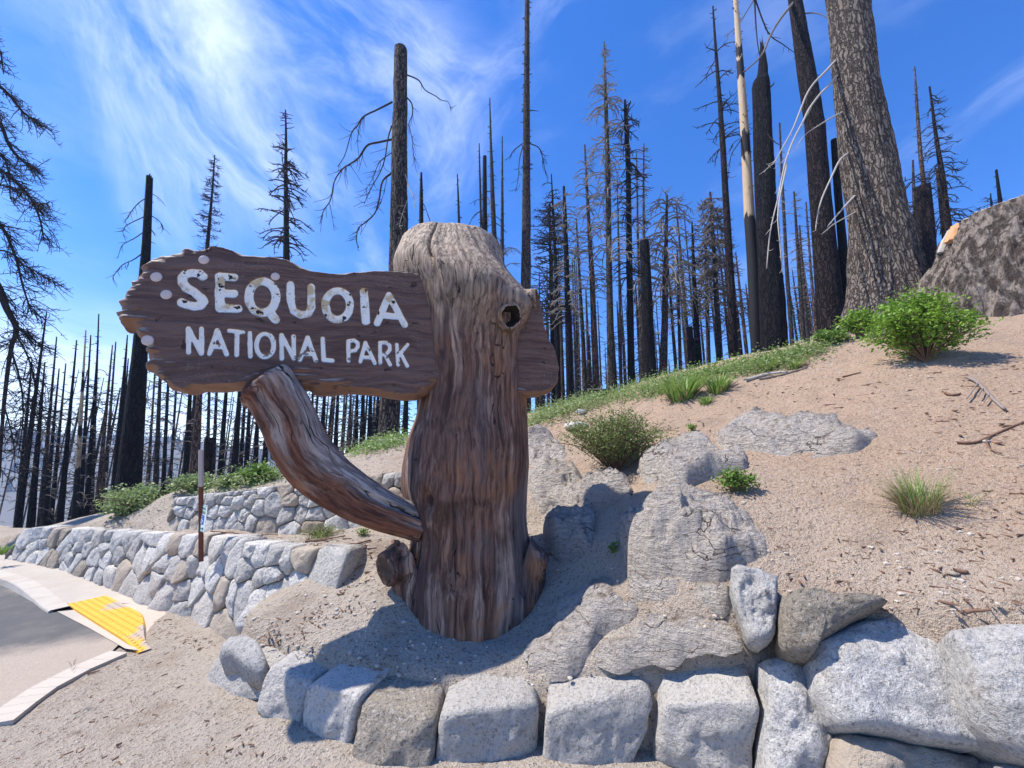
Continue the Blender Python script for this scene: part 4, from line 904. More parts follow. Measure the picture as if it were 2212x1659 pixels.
ztop = sstep(ZR, zs_[-1] - .16, zs_[-1]); YO = AY + .05*sstep(ZR, 3.0, 3.7); rad = rad*(1 - .40*sstep(ZR, 3.12, zs_[-1] + .02)**1.6*np.maximum(0, -np.sin(TH)))
P = np.stack([CX + rad*np.cos(TH), YO + rad*np.sin(TH)*(1.0), ZR + .03*ztop*np.cos(TH*3)*.2], -1)
mb = MB(); mb.grid(P, True)
top_c = P[-1].mean(0); cap_rows = [P[-1], top_c + (P[-1] - top_c)*.8 + (0, 0, .02), top_c + (P[-1] - top_c)*.4 + (0, 0, .02), top_c + (P[-1] - top_c)*.02 + (0, 0, .015)]
mb.grid(np.array(cap_rows), True)
post = mb.build("post", M['post'], sign)
def stub(c, d, r0, L, mat, capmat, seed, flare=1.25, hollow=.0):
    c = np.asarray(c, float); d = np.asarray(d, float); d /= np.linalg.norm(d)
    e1 = np.cross(d, (0, 0, 1.)); e1 /= np.linalg.norm(e1); e2 = np.cross(e1, d); n = 40; an = np.arange(n)*2*math.pi/n
    rows = []
    for k, (tt, rr) in enumerate(((-.10, flare*1.15), (.0, flare), (.25, 1.1), (.6, 1.0), (.9, .98), (1.0, .9), (.985, .78))):
        nz_ = 1 + .16*fbm(p3(np.cos(an)*1.6 + seed, np.sin(an)*1.6, tt*.8), 3) + .05*fbm(p3(np.cos(an)*8 + seed, np.sin(an)*8, tt*2), 2)
        rows.append(c + d*L*tt + (r0*rr*nz_)[:, None]*(np.cos(an)[:, None]*e1 + np.sin(an)[:, None]*e2))
    mb = MB(); mb.grid(np.array(rows), True); k = mb.build("knot", mat, post)
    rows2 = [c + d*L*.985 + (rows[-1] - c - d*L*.985)*s - d*hollow*(1 - s)*L + d*.012*vnoise(p3(np.cos(an)*s*5 + seed, np.sin(an)*s*5))[:, None] for s in (1.0, .85, .6, .3, .03)]
    mb = MB(); mb.grid(np.array(rows2), True); mb.build("cut_face", capmat, post)
pk = lambda u, v, y: at_y(u, v, y)
stub(pk(1088, 690, 3.03), (.36, -.92, -.16), .105, .16, M['post'], M['darkhole'], 1, 1.25, 1.2)
stub(pk(1125, 652, 3.25), (.95, -.25, .02), .10, .15, M['post'], M['cut'], 2, 1.3, .3)
stub(pk(865, 1215, 3.15), (-.62, -.72, -.22), .125, .14, M['post'], M['cut'], 3, 1.2, .15)
stub(pk(1138, 1210, 3.30), (.95, -.12, -.30), .12, .16, M['post'], M['cut'], 4, 1.3, .1)
# dark eye of the dimple knot
c = pk(951, 1076, 2.975); an = np.arange(20)*2*math.pi/20
rows = [c + np.stack([k*.075*np.cos(an)*(1 + .1*np.sin(3*an)), np.full(20, d) + .02*vnoise(p3(np.cos(an)*k*6, np.sin(an)*k*6)), k*.095*np.sin(an)], -1) for k, d in ((1, .035), (.8, -.004), (.5, .0), (.05, .004))]
mb = MB(); mb.grid(np.array(rows), True); mb.build("knot_hole", M['darkhole'], post)

# ---- curved brace
cl_ = [(572,828,128),(592,850,130),(620,902,128),(650,968,126),(692,1020,124),(748,1062,118),(808,1094,106),(868,1118,92),(915,1136,84)]
pts, rads = [], []
for i, (u, v, w_) in enumerate(cl_):
    p = on_plane(u, v, B0 + nb*(-.02 - .13*sstep(i, 2, 7)), nb); pts.append(p); rads.append(.86*w_/2/F*np.dot(p - CAMP, (0, cp, sp)))
pts, rads = np.array(pts), np.array(rads)
def spline(P, n):
    m = len(P); tt = np.linspace(0, m - 1, n); i = np.clip(tt.astype(int), 0, m - 2); f_ = (tt - i)[:, None]
    g_ = lambda k: P[np.clip(k, 0, m - 1)]
    a, b, c, d = g_(i-1), g_(i), g_(i+1), g_(i+2)
    return .5*(2*b + (c - a)*f_ + (2*a - 5*b + 4*c - d)*f_**2 + (3*b - a - 3*c + d)*f_**3)
n = 150; C = spline(pts, n); Rr = spline(rads[:, None], n)[:, 0]
tg = np.gradient(C, axis=0); tg /= np.linalg.norm(tg, axis=1)[:, None]
e1 = np.cross(tg, nb); e1 /= np.linalg.norm(e1, axis=1)[:, None]; e2 = np.cross(tg, e1)
ns = 96; an = np.arange(ns)*2*math.pi/ns; A, S_ = np.meshgrid(an + .0, np.linspace(0, 1, n))
rr = Rr[:, None]*(1 + .11*fbm(p3(np.cos(A)*1.3, np.sin(A)*1.3, S_*3), 3) + .035*fbm(p3(np.cos(A)*6, np.sin(A)*6, S_*3.5), 3) + .02*fbm(p3(np.cos(A)*18, np.sin(A)*18, S_*5), 2))
rr *= 1 + .10*np.exp(-((S_ - .05)/.05)**2)
rr -= .03*np.exp(-((A - 4.2)/.09)**2)*sstep(S_, .5, .7) + .012*np.exp(-((A - 5.6 - .3*S_)/.05)**2) + .010*np.exp(-((A - 4.9 + .25*S_)/.05)**2)
P = C[:, None] + rr[..., None]*(np.cos(A)[..., None]*e1[:, None] + np.sin(A)[..., None]*e2[:, None]*.92)
P[0] += .03*vnoise(p3(np.cos(an)*2, np.sin(an)*2))[:, None]*tg[0]
mb = MB(); mb.grid(P, True)
for k in (0, n - 1):
    c = P[k].mean(0); mb.grid(np.array([P[k], c + (P[k] - c)*.6 + tg[k]*(.03 if k else -.05), c + (P[k] - c)*.02 + tg[k]*(.03 if k else -.07)]), True)
brace = mb.build("brace", M['brace'], sign)
uv = brace.data.uv_layers.new(name="UVMap"); nv = n*ns
li = np.empty(len(brace.data.loops), np.int32); brace.data.loops.foreach_get('vertex_index', li)
vi = np.minimum(li, nv - 1); su = (vi // ns)/n*1.9; sv = (vi % ns)/ns*1.05
uv.data.foreach_set('uv', np.stack([su, sv], -1).astype(np.float32).ravel())
# broken twig stub on the brace
mb = MB(); a = pk(612, 985, 2.76); mb.tube([a + (.06, .06, 0), a, a + (-.05, -.02, .0), a + (-.07, -.03, -.005)], [.06, .05, .035, .02], 12); mb.build("twig_stub", M['cut'], brace)

# ---------------------------------------------------------------- thin parking sign on a rusty post
b = hit(440, 1168) if False else None
bx = at_y(440, 1168, 4.05); bx[2] = Hs(bx[0], bx[1])
tpz_ = at_y(434, 972, bx[1])
sp_ = thing("parking_sign", "thin leaning rusty post with a small accessible parking plate on the terrace", "sign", bx)
mb = MB(); a, c = bx - (0, 0, .1), tpz_
w_ = np.array((1, .35, 0)); w_ /= np.linalg.norm(w_); d_ = np.array((-w_[1], w_[0], 0))
prof = [(-.022, .0), (-.014, -.018), (.014, -.018), (.022, 0), (.016, 0), (.010, -.012), (-.010, -.012), (-.016, 0)]
rows = [[p + w_*x + d_*y for x, y in prof] for p in (a, a + (c - a)*.5, c)]
mb.grid(np.array(rows), True); mb.build("sign_post", M['rust'], sp_, smooth=False)
mb = MB(); rows = [[p + w_*x*1.03 + d_*(y*1.03 - .0006) for x, y in prof] for p in (a + (c - a)*.66, c + (c - a)*.002)]
mb.grid(np.array(rows), True); mb.build("bare_steel_end", M['galv'], sp_, smooth=False)
ps = at_y(438, 1119, bx[1] - .03); hw_, hh_ = .115, .125
pw = np.array((.781, -.624, 0)); pw /= np.linalg.norm(pw); pn = np.array((pw[1], -pw[0], 0)); pz = np.array((0, 0, 1.))
def pp(x, z, d=0.): return ps + pw*x + pz*z + pn*d
def plate(name, x0, x1, z0, z1, d0, d1, mat, parent):
    v = [pp(x, z, d) for d in (d0, d1) for x, z in ((x0, z0), (x1, z0), (x1, z1), (x0, z1))]
    mb = MB(); mb.add(v, [[4, 5, 6, 7], [3, 2, 1, 0], [0, 1, 5, 4], [1, 2, 6, 5], [2, 3, 7, 6], [3, 0, 4, 7]]); return mb.build(name, mat, parent, smooth=False)
pl = plate("sign_plate", -hw_, hw_, -hh_, hh_, 0, .003, M['signwhite'], sp_)
plate("symbol_panel", -.062, .062, -.060, .030, .0032, .0042, M['signblue'], pl)
for z_ in (hh_ - .008, -hh_ + .004): plate("border", -hw_*.93, hw_*.93, z_, z_ + .004, .0032, .004, M['signgreen'], pl)
def text(body, size, x, z, mat):
    cu = bpy.data.curves.new("lettering", 'FONT'); cu.body = body; cu.size = size; cu.align_x = 'CENTER'; cu.extrude = .0004; cu.materials.append(mat)
    tmp = bpy.data.objects.new("lettering", cu); COL.objects.link(tmp); bpy.context.view_layer.update()
    me = bpy.data.meshes.new_from_object(tmp.evaluated_get(bpy.context.evaluated_depsgraph_get())); bpy.data.objects.remove(tmp)
    o = bpy.data.objects.new("lettering", me); COL.objects.link(o); o.parent = pl
    from mathutils import Matrix
    rot = Matrix((( pw[0], 0, pn[0]), (pw[1], 0, pn[1]), (0, 1, 0)))
    o.matrix_local = Matrix.Translation(Vector(pp(x, z, .0046) - origin(pl))) @ rot.to_4x4()
text("RESERVED", .036, 0, .080, M['signgreen']); text("PARKING", .040, 0, .042, M['signgreen'])
mb = MB()
def sy(pts, r): mb.tube([pp(x, z, .0046) for x, z in pts], r, 5)
sy([(-.008, .012), (-.008, .018)], .006); sy([(-.008, .006), (-.004, -.020), (.018, -.020), (.028, -.044)], .004); sy([(-.006, -.006), (.012, -.006)], .003)
sy([(-.004 + .022*math.cos(a_), -.028 + .022*math.sin(a_)) for a_ in np.linspace(2.0, 6.0, 12)], .0035)
mb.build("wheelchair_symbol", M['signwhite'], pl)
mb = MB(); mb.tube([pp(-.07, -.095, .0045), pp(.07, -.095, .0045)], .004, 5); sy([(-.055, -.085), (-.075, -.095), (-.055, -.105)], .004); sy([(.055, -.085), (.075, -.095), (.055, -.105)], .004)
mb.build("arrow_symbol", M['signgreen'], pl)
# ---------------------------------------------------------------- granite outcrops bedded in the slope
def ico(sub):
    import bmesh
    bm = bmesh.new(); bmesh.ops.create_icosphere(bm, subdivisions=sub, radius=1)
    v = np.array([x.co[:] for x in bm.verts]); f = np.array([[y.index for y in x.verts] for x in bm.faces]); bm.free(); return v, f
ICO5, ICO2, ICO1 = ico(5), ico(2), ico(1)
def outcrop(label, u, v, wpx, hpx, thick=.35, rot=0.0, seed=0, sink=.35, box=.6, mat=None, ledge=.0, sub=None):
    c = hit(u, v); n = hnormal(c[0], c[1]); dep = np.dot(c - CAMP, (0, cp, sp))
    view = (c - CAMP)/np.linalg.norm(c - CAMP)
    r = np.cross(view, (0, 0, 1)); r /= np.linalg.norm(r)
    ex = r - n*np.dot(r, n); ex /= np.linalg.norm(ex); ey = np.cross(n, ex)
    ca, sa = math.cos(rot), math.sin(rot); ex, ey = ex*ca + ey*sa, ey*ca - ex*sa
    a = wpx/2/F*dep; fs = max(.3, abs(np.dot(ey, np.cross(view, r)))); b_ = hpx/2/F*dep/fs*.9
    V, Fc = ICO5; V = V.copy(); thick *= .85; sink += .12
    V = np.sign(V)*np.abs(V)**box; V = V/np.linalg.norm(V, axis=1).max()*1.12
    d = 1 + .20*fbm(V*1.3 + seed, 3) + .09*fbm(V*3.5 + seed*2, 3)
    lay = fbm(np.stack([V[:, 0]*1.3, V[:, 1]*2, V[:, 2]*5], -1) + seed, 3)
    d += .07*lay + .035*fbm(V*11 + seed, 4)
    V = V*d[:, None]
    size = np.array((a, b_, thick))
    Wd = c + (V*size)@np.array([ex, ey, n]) - n*thick*sink
    mb = MB(); mb.add(Wd, None, Fc)
    o = mb.build("boulder", mat or M['outcrop'], None, loc=c - n*thick*.3)
    return tag(o, label, "boulder", "granite outcrops on the slope")
def slab(label, pix, thick, seed, wf=.05, wb=.22, step=.020, rel=.05):
    """a low bedded slab that follows the slope: steep towards the camera, feathering into the soil uphill"""
    P = np.array([h[:2] for h in (hit(u, v) for u, v in pix) if h is not None]); P = resample(chaikin(P, .2), 160)
    size = np.ptp(P, axis=0).mean(); P = P + .035*size*np.stack([fbm(p3(P[:, 0]*5/size, P[:, 1]*5/size, seed), 3), fbm(p3(P[:, 0]*5/size, P[:, 1]*5/size, seed + 7), 3)], -1)
    if np.sum(P[:, 0]*np.roll(P[:, 1], -1) - P[:, 1]*np.roll(P[:, 0], -1)) < 0: P = P[::-1]
    tg = np.roll(P, -1, 0) - P; tg /= np.linalg.norm(tg, axis=1)[:, None] + 1e-9; on = np.stack([tg[:, 1], -tg[:, 0]], -1)
    for _ in range(6): on = (on + np.roll(on, 1, 0) + np.roll(on, -1, 0))/3
    lo, hi = P.min(0) - .03, P.max(0) + .03; A, B_ = np.meshgrid(np.arange(lo[0], hi[0], step), np.arange(lo[1], hi[1], step)); Q = np.stack([A.ravel(), B_.ravel()], -1)
    d, nr_, wh = seg_dist(Q, P); ins_ = inside(Q, P); fr = sstep(on[wh]@np.array((-.55, -.83)), -.35, .5)
    w = (wb + (wf - wb)*fr)*(1 + .4*fbm(p3(Q[:, 0]*4, Q[:, 1]*4, seed), 2)); w = np.maximum(w, .03)
    dd = np.where(ins_, d, 0); Q[~ins_] = nr_[~ins_]
    f = np.sqrt(np.clip(1 - (1 - np.clip(dd/w, 0, 1))**2, 0, 1))
    lay = fbm(p3(Q[:, 0]*2.2, Q[:, 1]*3.6, seed), 3)*2.2; lay = np.floor(lay) + sstep(lay - np.floor(lay), .55, .95)
    lump = np.abs(fbm(p3(Q[:, 0]*3.2, Q[:, 1]*5.5, seed + 5), 4)); h = f*(thick*(.75 + .45*fbm(p3(Q[:, 0]*2.2, Q[:, 1]*2.2, seed + 3), 3)) + rel*1.1*lay - .9*rel*np.exp(-(lump/.06)**2)*(dd > .04) + .6*rel*fbm(p3(Q[:, 0]*8, Q[:, 1]*13, seed), 4) + .28*rel*fbm(p3(Q[:, 0]*26, Q[:, 1]*38, seed), 3))
    x, y = Q.T; out = .05*(f > .2)*np.array([0])   # (kept simple: no overhang)
    z = H(x, y) + h - .035
    k = np.arange(len(Q)).reshape(A.shape); q = np.stack([k[:-1, :-1], k[:-1, 1:], k[1:, 1:], k[1:, :-1]], -1).reshape(-1, 4); q = q[ins_[q].any(1)]
    us = np.unique(q); mp2 = np.full(len(Q), -1); mp2[us] = np.arange(len(us)); V = p3(x, y, z)[us]; c = V.mean(0)
    mb = MB(); mb.add(V, mp2[q]); return tag(mb.build("boulder", M['outcrop'], None, loc=c), label, "boulder", "granite outcrops on the slope")
def c9(l): return [(1106 + .36*x, 796.3 + .36*y) for x, y in l]
slab("long flat dark topped granite slab high on the bare slope", c9([(1200,400),(1400,300),(1550,285),(1900,310),(2100,370),(2212,400),(2100,490),(1950,530),(1750,540),(1500,500),(1250,490)]), .15, 1.3, .06, .3)
slab("pale granite slab under the sprawling olive shrub with a cavity at its foot", c9([(730,640),(800,520),(1000,410),(1180,420),(1220,490),(1400,500),(1420,600),(1300,620),(1150,700),(1000,760),(850,750),(790,690)]), .17, 4.1, .06)
slab("sand dusted rock face directly behind the post and under the shrub", c9([(90,430),(250,400),(330,500),(360,650),(700,650),(760,740),(620,790),(510,870),(300,830),(190,890),(100,760)]), .26, 7.7, .08, .3)
slab("dark pitted rock beside the trunk of the post, with a hollow underneath", c9([(180,1050),(200,900),(300,840),(440,870),(510,890),(500,1000),(490,1080),(400,1100),(330,1150),(250,1160)]), .34, 9.4, .06, .25)
slab("largest broad grey slab to the right of the carved post, wrinkled and steep fronted", c9([(630,960),(700,890),(800,860),(950,820),(1200,790),(1400,850),(1560,1010),(1540,1130),(1330,1190),(1310,1300),(1000,1280),(700,1300),(680,1220),(640,1130),(622,1050)]), .26, 12.2, .05, .30, .016, .06)
slab("narrow wrinkled ledge of granite under the broad grey slab", c9([(690,1290),(960,1270),(1310,1290),(1345,1460),(1000,1420),(720,1420)]), .20, 15.6, .06, .2)
slab("low lumpy granite shelf with dark cracks, just above the hewn blocks", [(1277,1415),(1300,1385),(1392,1335),(1470,1325),(1560,1340),(1600,1365),(1604,1398),(1520,1410),(1450,1428),(1350,1434),(1290,1430)], .17, 18.9, .06, .25, .018, .035)
slab("sandy toe of granite with a brown stained hollow nearest the hewn blocks", [(1122,1451),(1126,1415),(1133,1386),(1187,1343),(1219,1292),(1273,1249),(1320,1231),(1327,1264),(1356,1296),(1392,1321),(1302,1379),(1277,1415),(1262,1440),(1212,1458)], .15, 21.5, .07, .3, .018, .03)
slab("smooth half buried pale rock between wall end and post base", [(770,1300),(790,1255),(820,1215),(850,1200),(862,1250),(850,1300),(810,1320)], .08, 25.2, .1, .2)

# ---------------------------------------------------------------- branches and trees
def curve_branch(p, az, L, e0, e1, n=6, r=rng, wig=.12):
    pts = [np.asarray(p, float)]; a = az
    for k in range(n):
        e = e0 + (e1 - e0)*(k/(n - 1))**.8; a += r.normal(0, wig); e_ = e + r.normal(0, wig*.7)
        pts.append(pts[-1] + L/n*np.array((math.cos(a)*math.cos(e_), math.sin(a)*math.cos(e_), math.sin(e_))))
    return np.array(pts)
def add_twigs(mb, pts, rad, n, L, r, sag=-.6, curl=.9, sides=3):
    for _ in range(n):
        k = r.uniform(.25, .98)*(len(pts) - 1); i = min(int(k), len(pts) - 2); p = pts[i] + (pts[i+1] - pts[i])*(k - i)
        d = pts[i+1] - pts[i]; az = math.atan2(d[1], d[0]) + r.choice((-1, 1))*r.uniform(.3, 1.3)
        b = curve_branch(p, az, L*r.uniform(.4, 1.1), sag + r.normal(0, .35), sag + curl + r.normal(0, .3), 4, r)
        mb.tube(b, np.linspace(rad, rad*.5, len(b)), sides, False)
def trunk_mesh(mb, A, Rr, sides, rough, seed, lump=.0):
    """A: axis points, Rr radii"""
    n = len(A); an = np.arange(sides)*2*math.pi/sides
    tot = np.linalg.norm(A[-1] - A[0]); zz = np.linspace(0, tot, n)
    AN, ZZ = np.meshgrid(an, zz)
    rr = Rr[:, None]*(1 + rough*(.7*fbm(p3(np.cos(AN)*2.5 + seed, np.sin(AN)*2.5, ZZ*1.2), 3) + .6*np.abs(fbm(p3(np.cos(AN)*6 + seed, np.sin(AN)*6, ZZ*2.8/max(Rr.mean(), .05)*.12), 3))))
    if lump: rr = rr*(1 + lump*vnoise(p3(np.cos(AN)*1.2 + seed, np.sin(AN)*1.2, ZZ*.5)))
    P = np.stack([A[:, 0, None] + rr*np.cos(AN), A[:, 1, None] + rr*np.sin(AN), np.repeat(A[:, 2, None], sides, 1)], -1)
    return P
NTREE = [0]
def tree(label, path, y, mat, br=None, group=None, cat="burnt tree", flat=False, res=None, rough=.10, name="burnt_tree", limbs=(), jag=.0, twmat=None, lump=0.0, y_top=None):
    """path: (u, v, width px) from the top down; y: distance; br: list of branch sets"""
    r = np.random.default_rng(1000 + NTREE[0]); NTREE[0] += 1
    path = np.array(path, float); P = []; Rr = []
    for k, (u, v, w) in enumerate(path):
        p = at_y(u, v, y); P.append(p); Rr.append(w/2/F*np.dot(p - CAMP, (0, cp, sp)))
    P = np.array(P)[::-1]; Rr = np.array(Rr)[::-1]
    gz_ = Hs(P[0, 0], P[0, 1])
    if P[0, 2] > gz_ - .1:
        dz = P[0, 2] - gz_ + .25; k = dz/(P[1, 2] - P[0, 2]); k = min(k, 3)
        q = P[0] - (P[1] - P[0])*k; q[2] = P[0, 2] - dz; P = np.vstack([q, P]); Rr = np.r_[Rr[0]*(1 + .12*min(k, 1)), Rr]
    zz = np.r_[0, np.cumsum(np.linalg.norm(np.diff(P, axis=0), axis=1))]; n = res[1] if res else max(8, min(40, int(zz[-1]/.5)))
    s = np.linspace(0, zz[-1], n); A = np.stack([np.interp(s, zz, P[:, k]) for k in range(3)], -1); RR = np.interp(s, zz, Rr)
    wpx = path[:, 2].max(); sides = res[0] if res else (7 if wpx < 8 else 10 if wpx < 14 else 16 if wpx < 26 else 26)
    root = thing(name, label, cat, (P[0, 0], P[0, 1], max(P[0, 2], gz_)), group)
    mb = MB(); G = trunk_mesh(mb, A, RR, sides, rough, r.uniform(0, 99), lump)
    if jag: G[-1, :, 2] += jag*fbm(p3(np.cos(np.arange(sides)*6.283/sides)*3, np.sin(np.arange(sides)*6.283/sides)*3, r.uniform(0, 9)), 2)
    mb.grid(G, True); c = G[-1].mean(0); mb.grid(np.array([G[-1], c + (G[-1] - c)*.5 - (0, 0, jag*.5), c + (G[-1] - c)*.03 - (0, 0, jag*.6)]), True)
    mb.build("trunk", mat, root)
    Lm = F/np.dot(P[0] - CAMP, (0, cp, sp))     # pixels per metre
    def at(t_):
        k = np.clip(t_, 0, 1)*(n - 1); i = min(int(k), n - 2); return A[i] + (A[i+1] - A[i])*(k - i), RR[i]
    mbB = MB(); 
    for b in (br or []):
        cnt, t0, t1, L0, L1, e0, e1, rad, tw, twl = b[:10]
        for _ in range(int(cnt*(1.25 if L0 < 14 else 1.6))):
            f_ = r.uniform(0, 1); t_ = t0 + (t1 - t0)*f_; p, r0 = at(t_); az = r.uniform(0, 2*math.pi)
            L = (L0 + (L1 - L0)*f_)/Lm*r.uniform(.65, 1.2)*(1 if L0 < 14 else 1.22); p = p + np.array((math.cos(az), math.sin(az), 0))*r0*.8
            pts = curve_branch(p, az, L, e0 + r.normal(0, .15), e1 + r.normal(0, .2), 5 if L*Lm > 12 else 3, r)
            rb = rad*1.25/Lm
            mbB.tube(pts, np.linspace(rb, rb*.45, len(pts)), 4 if rad > 1 else 3, False)
            if tw: add_twigs(mbB, pts, rb*.55, int(tw*1.5), twl*1.15/Lm, r)
    if mbB.nv:
        o = mbB.build("twigs", twmat or M['twig'], root); o['kind'] = 'stuff'
    for lb in limbs:
        pix, w0, dy, tw, twl = lb[:5]; mt = lb[5] if len(lb) > 5 else (twmat or M['twig'])
        m = len(pix); pts = np.array([at_y(u, v, y + dy*(k/(m - 1)) ) for k, (u, v) in enumerate(pix)])
        pts = spline(pts, m*3) if m > 2 else pts
        w0m = w0/2/Lm; mb = MB(); mb.tube(pts, np.linspace(w0m, w0m*.32, len(pts)), 6)
        if tw: add_twigs(mb, pts, max(w0m*.3, .75/Lm), int(tw*1.6), twl/Lm, r, -1.0, .5)
        mb.build("branch", mt, root)
    return root
ch, cb, gb, gt, bt = M['char'], M['charbrown'], M['greybark'], M['greytrunk'], M['browntrunk']
PT, GTW = M['paletwig'], M['greytwig']
STUB = lambda n, L=9: (n, .25, .98, L, L*.6, .1, -.2, 1.0, 0, 0)
# --- trees above the sign
tree("tall scorched snag with a flat cut top and long drooping limbs behind the carved post", [(866,107,27),(865,200,28),(863,300,31),(862,504,35),(850,760,41),(838,960,45)], 11, gb, [(14,.45,.95,10,8,-.1,-.5,1.3,0,0)], rough=.09, res=(40,90),
 limbs=[([(848,220),(815,237),(785,252),(772,272),(759,288),(745,335),(729,360)],5,.8,8,50), ([(781,258),(774,285),(773,314),(778,360)],2.5,.3,3,25), ([(847,301),(820,307),(795,313),(782,330),(774,342),(755,355),(741,364),(723,390),(714,432),(699,455),(691,484)],6,1.0,12,55), ([(712,440),(718,470),(722,498)],2,.1,2,20),
  ([(846,272),(838,300),(832,340),(822,370),(808,395),(795,420),(787,440)],4,-.6,9,55), ([(846,374),(826,392),(819,430),(810,460),(790,480),(774,493),(770,520),(775,535)],5,-.8,12,50), ([(846,330),(820,350),(805,385),(790,410)],2.5,.6,8,40), ([(836,385),(828,420),(822,440)],2,0,5,40),
  ([(879,162),(895,168),(907,176),(918,194),(940,207),(955,217),(968,220),(975,238)],4,.5,4,24), ([(879,211),(890,225),(891,247),(885,262),(881,274)],4,.2,4,30), ([(884,272),(890,300),(893,330),(896,352)],2,.2,8,35),
  ([(868,362),(878,385),(884,408),(893,425),(897,460)],3,-.7,6,40,PT), ([(880,432),(870,460),(862,490)],2,-.7,5,30,PT)], twmat=M['twig'])
tree("very tall slim snag with short stubs rising from behind the post's knotted shoulder", [(1139,-60,8),(1139,0,10),(1138,150,12),(1137,306,15),(1137,450,18),(1136,590,21),(1135,760,24)], 11, gt, [(70,.45,.99,9,7,.1,-.2,1.2,0,0)], limbs=[([(1129,310),(1110,325),(1100,340),(1091,345)],3,.4,3,20), ([(1130,315),(1122,345),(1120,380),(1114,415)],3,-.3,5,25), ([(1144,310),(1165,320),(1173,345),(1178,370),(1184,392)],3,.3,8,25), ([(1146,238),(1163,240)],3,0,0,0)])
tree("black snag with broken top and bent bare limbs beyond the plank's ragged end", [(323,382,11),(320,450,13),(315,551,16),(306,700,22),(301,781,27),(288,930,36),(274,1085,44)], 10, ch, [(10,.5,.98,10,8,0,-.3,1,0,0)], rough=.06, jag=.12,
 limbs=[([(316,428),(300,438),(285,455),(272,475),(266,482)],2.5,.4,5,24), ([(314,467),(290,478),(272,488),(266,500),(267,510)],2.5,-.4,5,24), ([(312,500),(290,515),(266,528),(258,545),(254,558)],2.5,.3,3,20), ([(310,545),(290,560),(265,572),(248,592),(243,600)],3,.2,6,26), ([(327,418),(340,425),(350,435),(358,446)],2,-.3,2,16), ([(325,465),(340,474),(350,485),(353,495)],2.5,.3,5,22), ([(322,490),(330,500),(334,510)],2,.1,2,14)])
tree("small feathery dead fir with upswept twigs above the word SEQUOIA", [(464,335,2),(458,420,4),(448,529,7),(438,700,10),(425,860,13),(415,1040,15)], 16, ch, [(105,.45,.99,42,6,-.35,.35,.9,5,13)])
tree("dead fir with evenly tiered bare arms above the sign's middle", [(617,238,2),(618,300,5),(617,362,7),(618,450,9),(619,558,13),(620,800,17),(622,960,19)], 14, ch, [(72,.48,.88,62,34,-.05,-.75,1.5,3,16), (16,.86,.99,26,10,.3,.1,1,1,8)], limbs=[([(612,362),(609,330),(610,310)],3,0,2,10)])
tree("short black spike of a snag just past the flat topped snag", [(910,373,4),(910,430,8),(910,500,10),(909,700,14),(908,950,16)], 15, ch, [(22,.4,.98,9,5,.1,-.3,1,0,0)], limbs=[([(915,440),(925,465),(935,496)],2,.2,3,20)])
tree("spindly little snag peeping over the post's left rim", [(988,376,2),(990,430,4),(992,497,6),(994,700,9),(995,950,11)], 22, ch, [(26,.55,.98,12,6,.0,-.6,.8,0,0), (8,.5,.62,42,30,.1,-1.2,1,2,14)])
tree("black cut pole with a forked dead limb over the post's crown", [(1047,338,8),(1047,430,10),(1047,500,12),(1047,760,15),(1047,950,17)], 15, ch, [(6,.5,.9,14,10,0,-.6,1,1,10)], limbs=[([(1042,430),(1030,432),(1020,437)],2,.2,2,14), ([(1042,455),(1028,462),(1018,475),(1014,490)],3,-.2,3,18), ([(1052,425),(1060,440),(1056,470),(1048,500)],3,.3,3,18,PT)])
tree("thin straight snag next to the black cut pole over the post's crown", [(1058,212,2),(1060,300,5),(1064,420,9),(1068,522,11),(1072,800,14)], 17, gt, [(40,.4,.99,11,5,.1,-.2,.8,0,0), (10,.5,.7,35,20,0,-1,1,2,12)])
tree("wispy leaning pole between the crown of the post and the very tall snag", [(1035,310,2),(1037,392,4),(1040,520,5),(1044,800,8)], 24, ch, [(26,.4,.98,10,5,.1,-.3,.7,0,0)])
tree("slender snag with arched low branches beside the very tall stubbed snag", [(1085,295,2),(1085,400,5),(1085,540,8),(1086,800,11)], 18, gt, [(30,.5,.99,10,5,.1,-.3,.8,0,0), (14,.42,.62,62,40,.35,-1.1,1,2,16)], twmat=GTW)
# --- right hand wood
tree("tall dark spire with a few crooked arms beside the peeled tan trunk", [(1540,14,3),(1547,119,6),(1556,234,9),(1562,324,11),(1569,450,13),(1578,606,15),(1585,785,19)], 12, cb, [(30,.3,.99,8,8,.1,-.1,1,0,0), (16,.55,.86,50,36,.2,-.5,1.3,3,18)])
tree("peeled tan trunk with burnt black patches and a charred foot", [(1584,-60,8),(1589,0,9),(1598,126,13),(1609,288,17),(1619,468,20),(1628,590,23),(1640,784,28)], 11, M['tanburn'], [(60,.35,.99,8,5,.1,-.1,1.0,0,0)], rough=.05, limbs=[([(1640,-20),(1622,10),(1600,45),(1580,68),(1563,80)],4,.5,6,24,GTW), ([(1602,300),(1588,320),(1578,340),(1572,390)],3,-.3,6,30), ([(1598,300),(1584,310),(1570,335)],2,.2,4,18)])
tree("thick charred trunk with a splintered top and crooked side knots", [(1645,92,4),(1647,118,11),(1648,150,17),(1646,168,21),(1643,176,31),(1646,252,33),(1655,432,39),(1664,600,44),(1672,775,50)], 10.5, ch, [(8,.3,.9,10,8,0,-.3,1.4,0,0)], rough=.08, res=(36,80), jag=.35, lump=.10, limbs=[([(1630,0),(1632,40),(1636,90),(1641,120)],5,.1,3,14), ([(1632,0),(1650,50),(1665,78),(1690,95),(1718,115)],4,.4,5,20), ([(1648,180),(1665,187),(1673,178)],5,-.5,1,10), ([(1650,250),(1657,265),(1659,290),(1672,305),(1682,312)],5,-.5,2,14)])
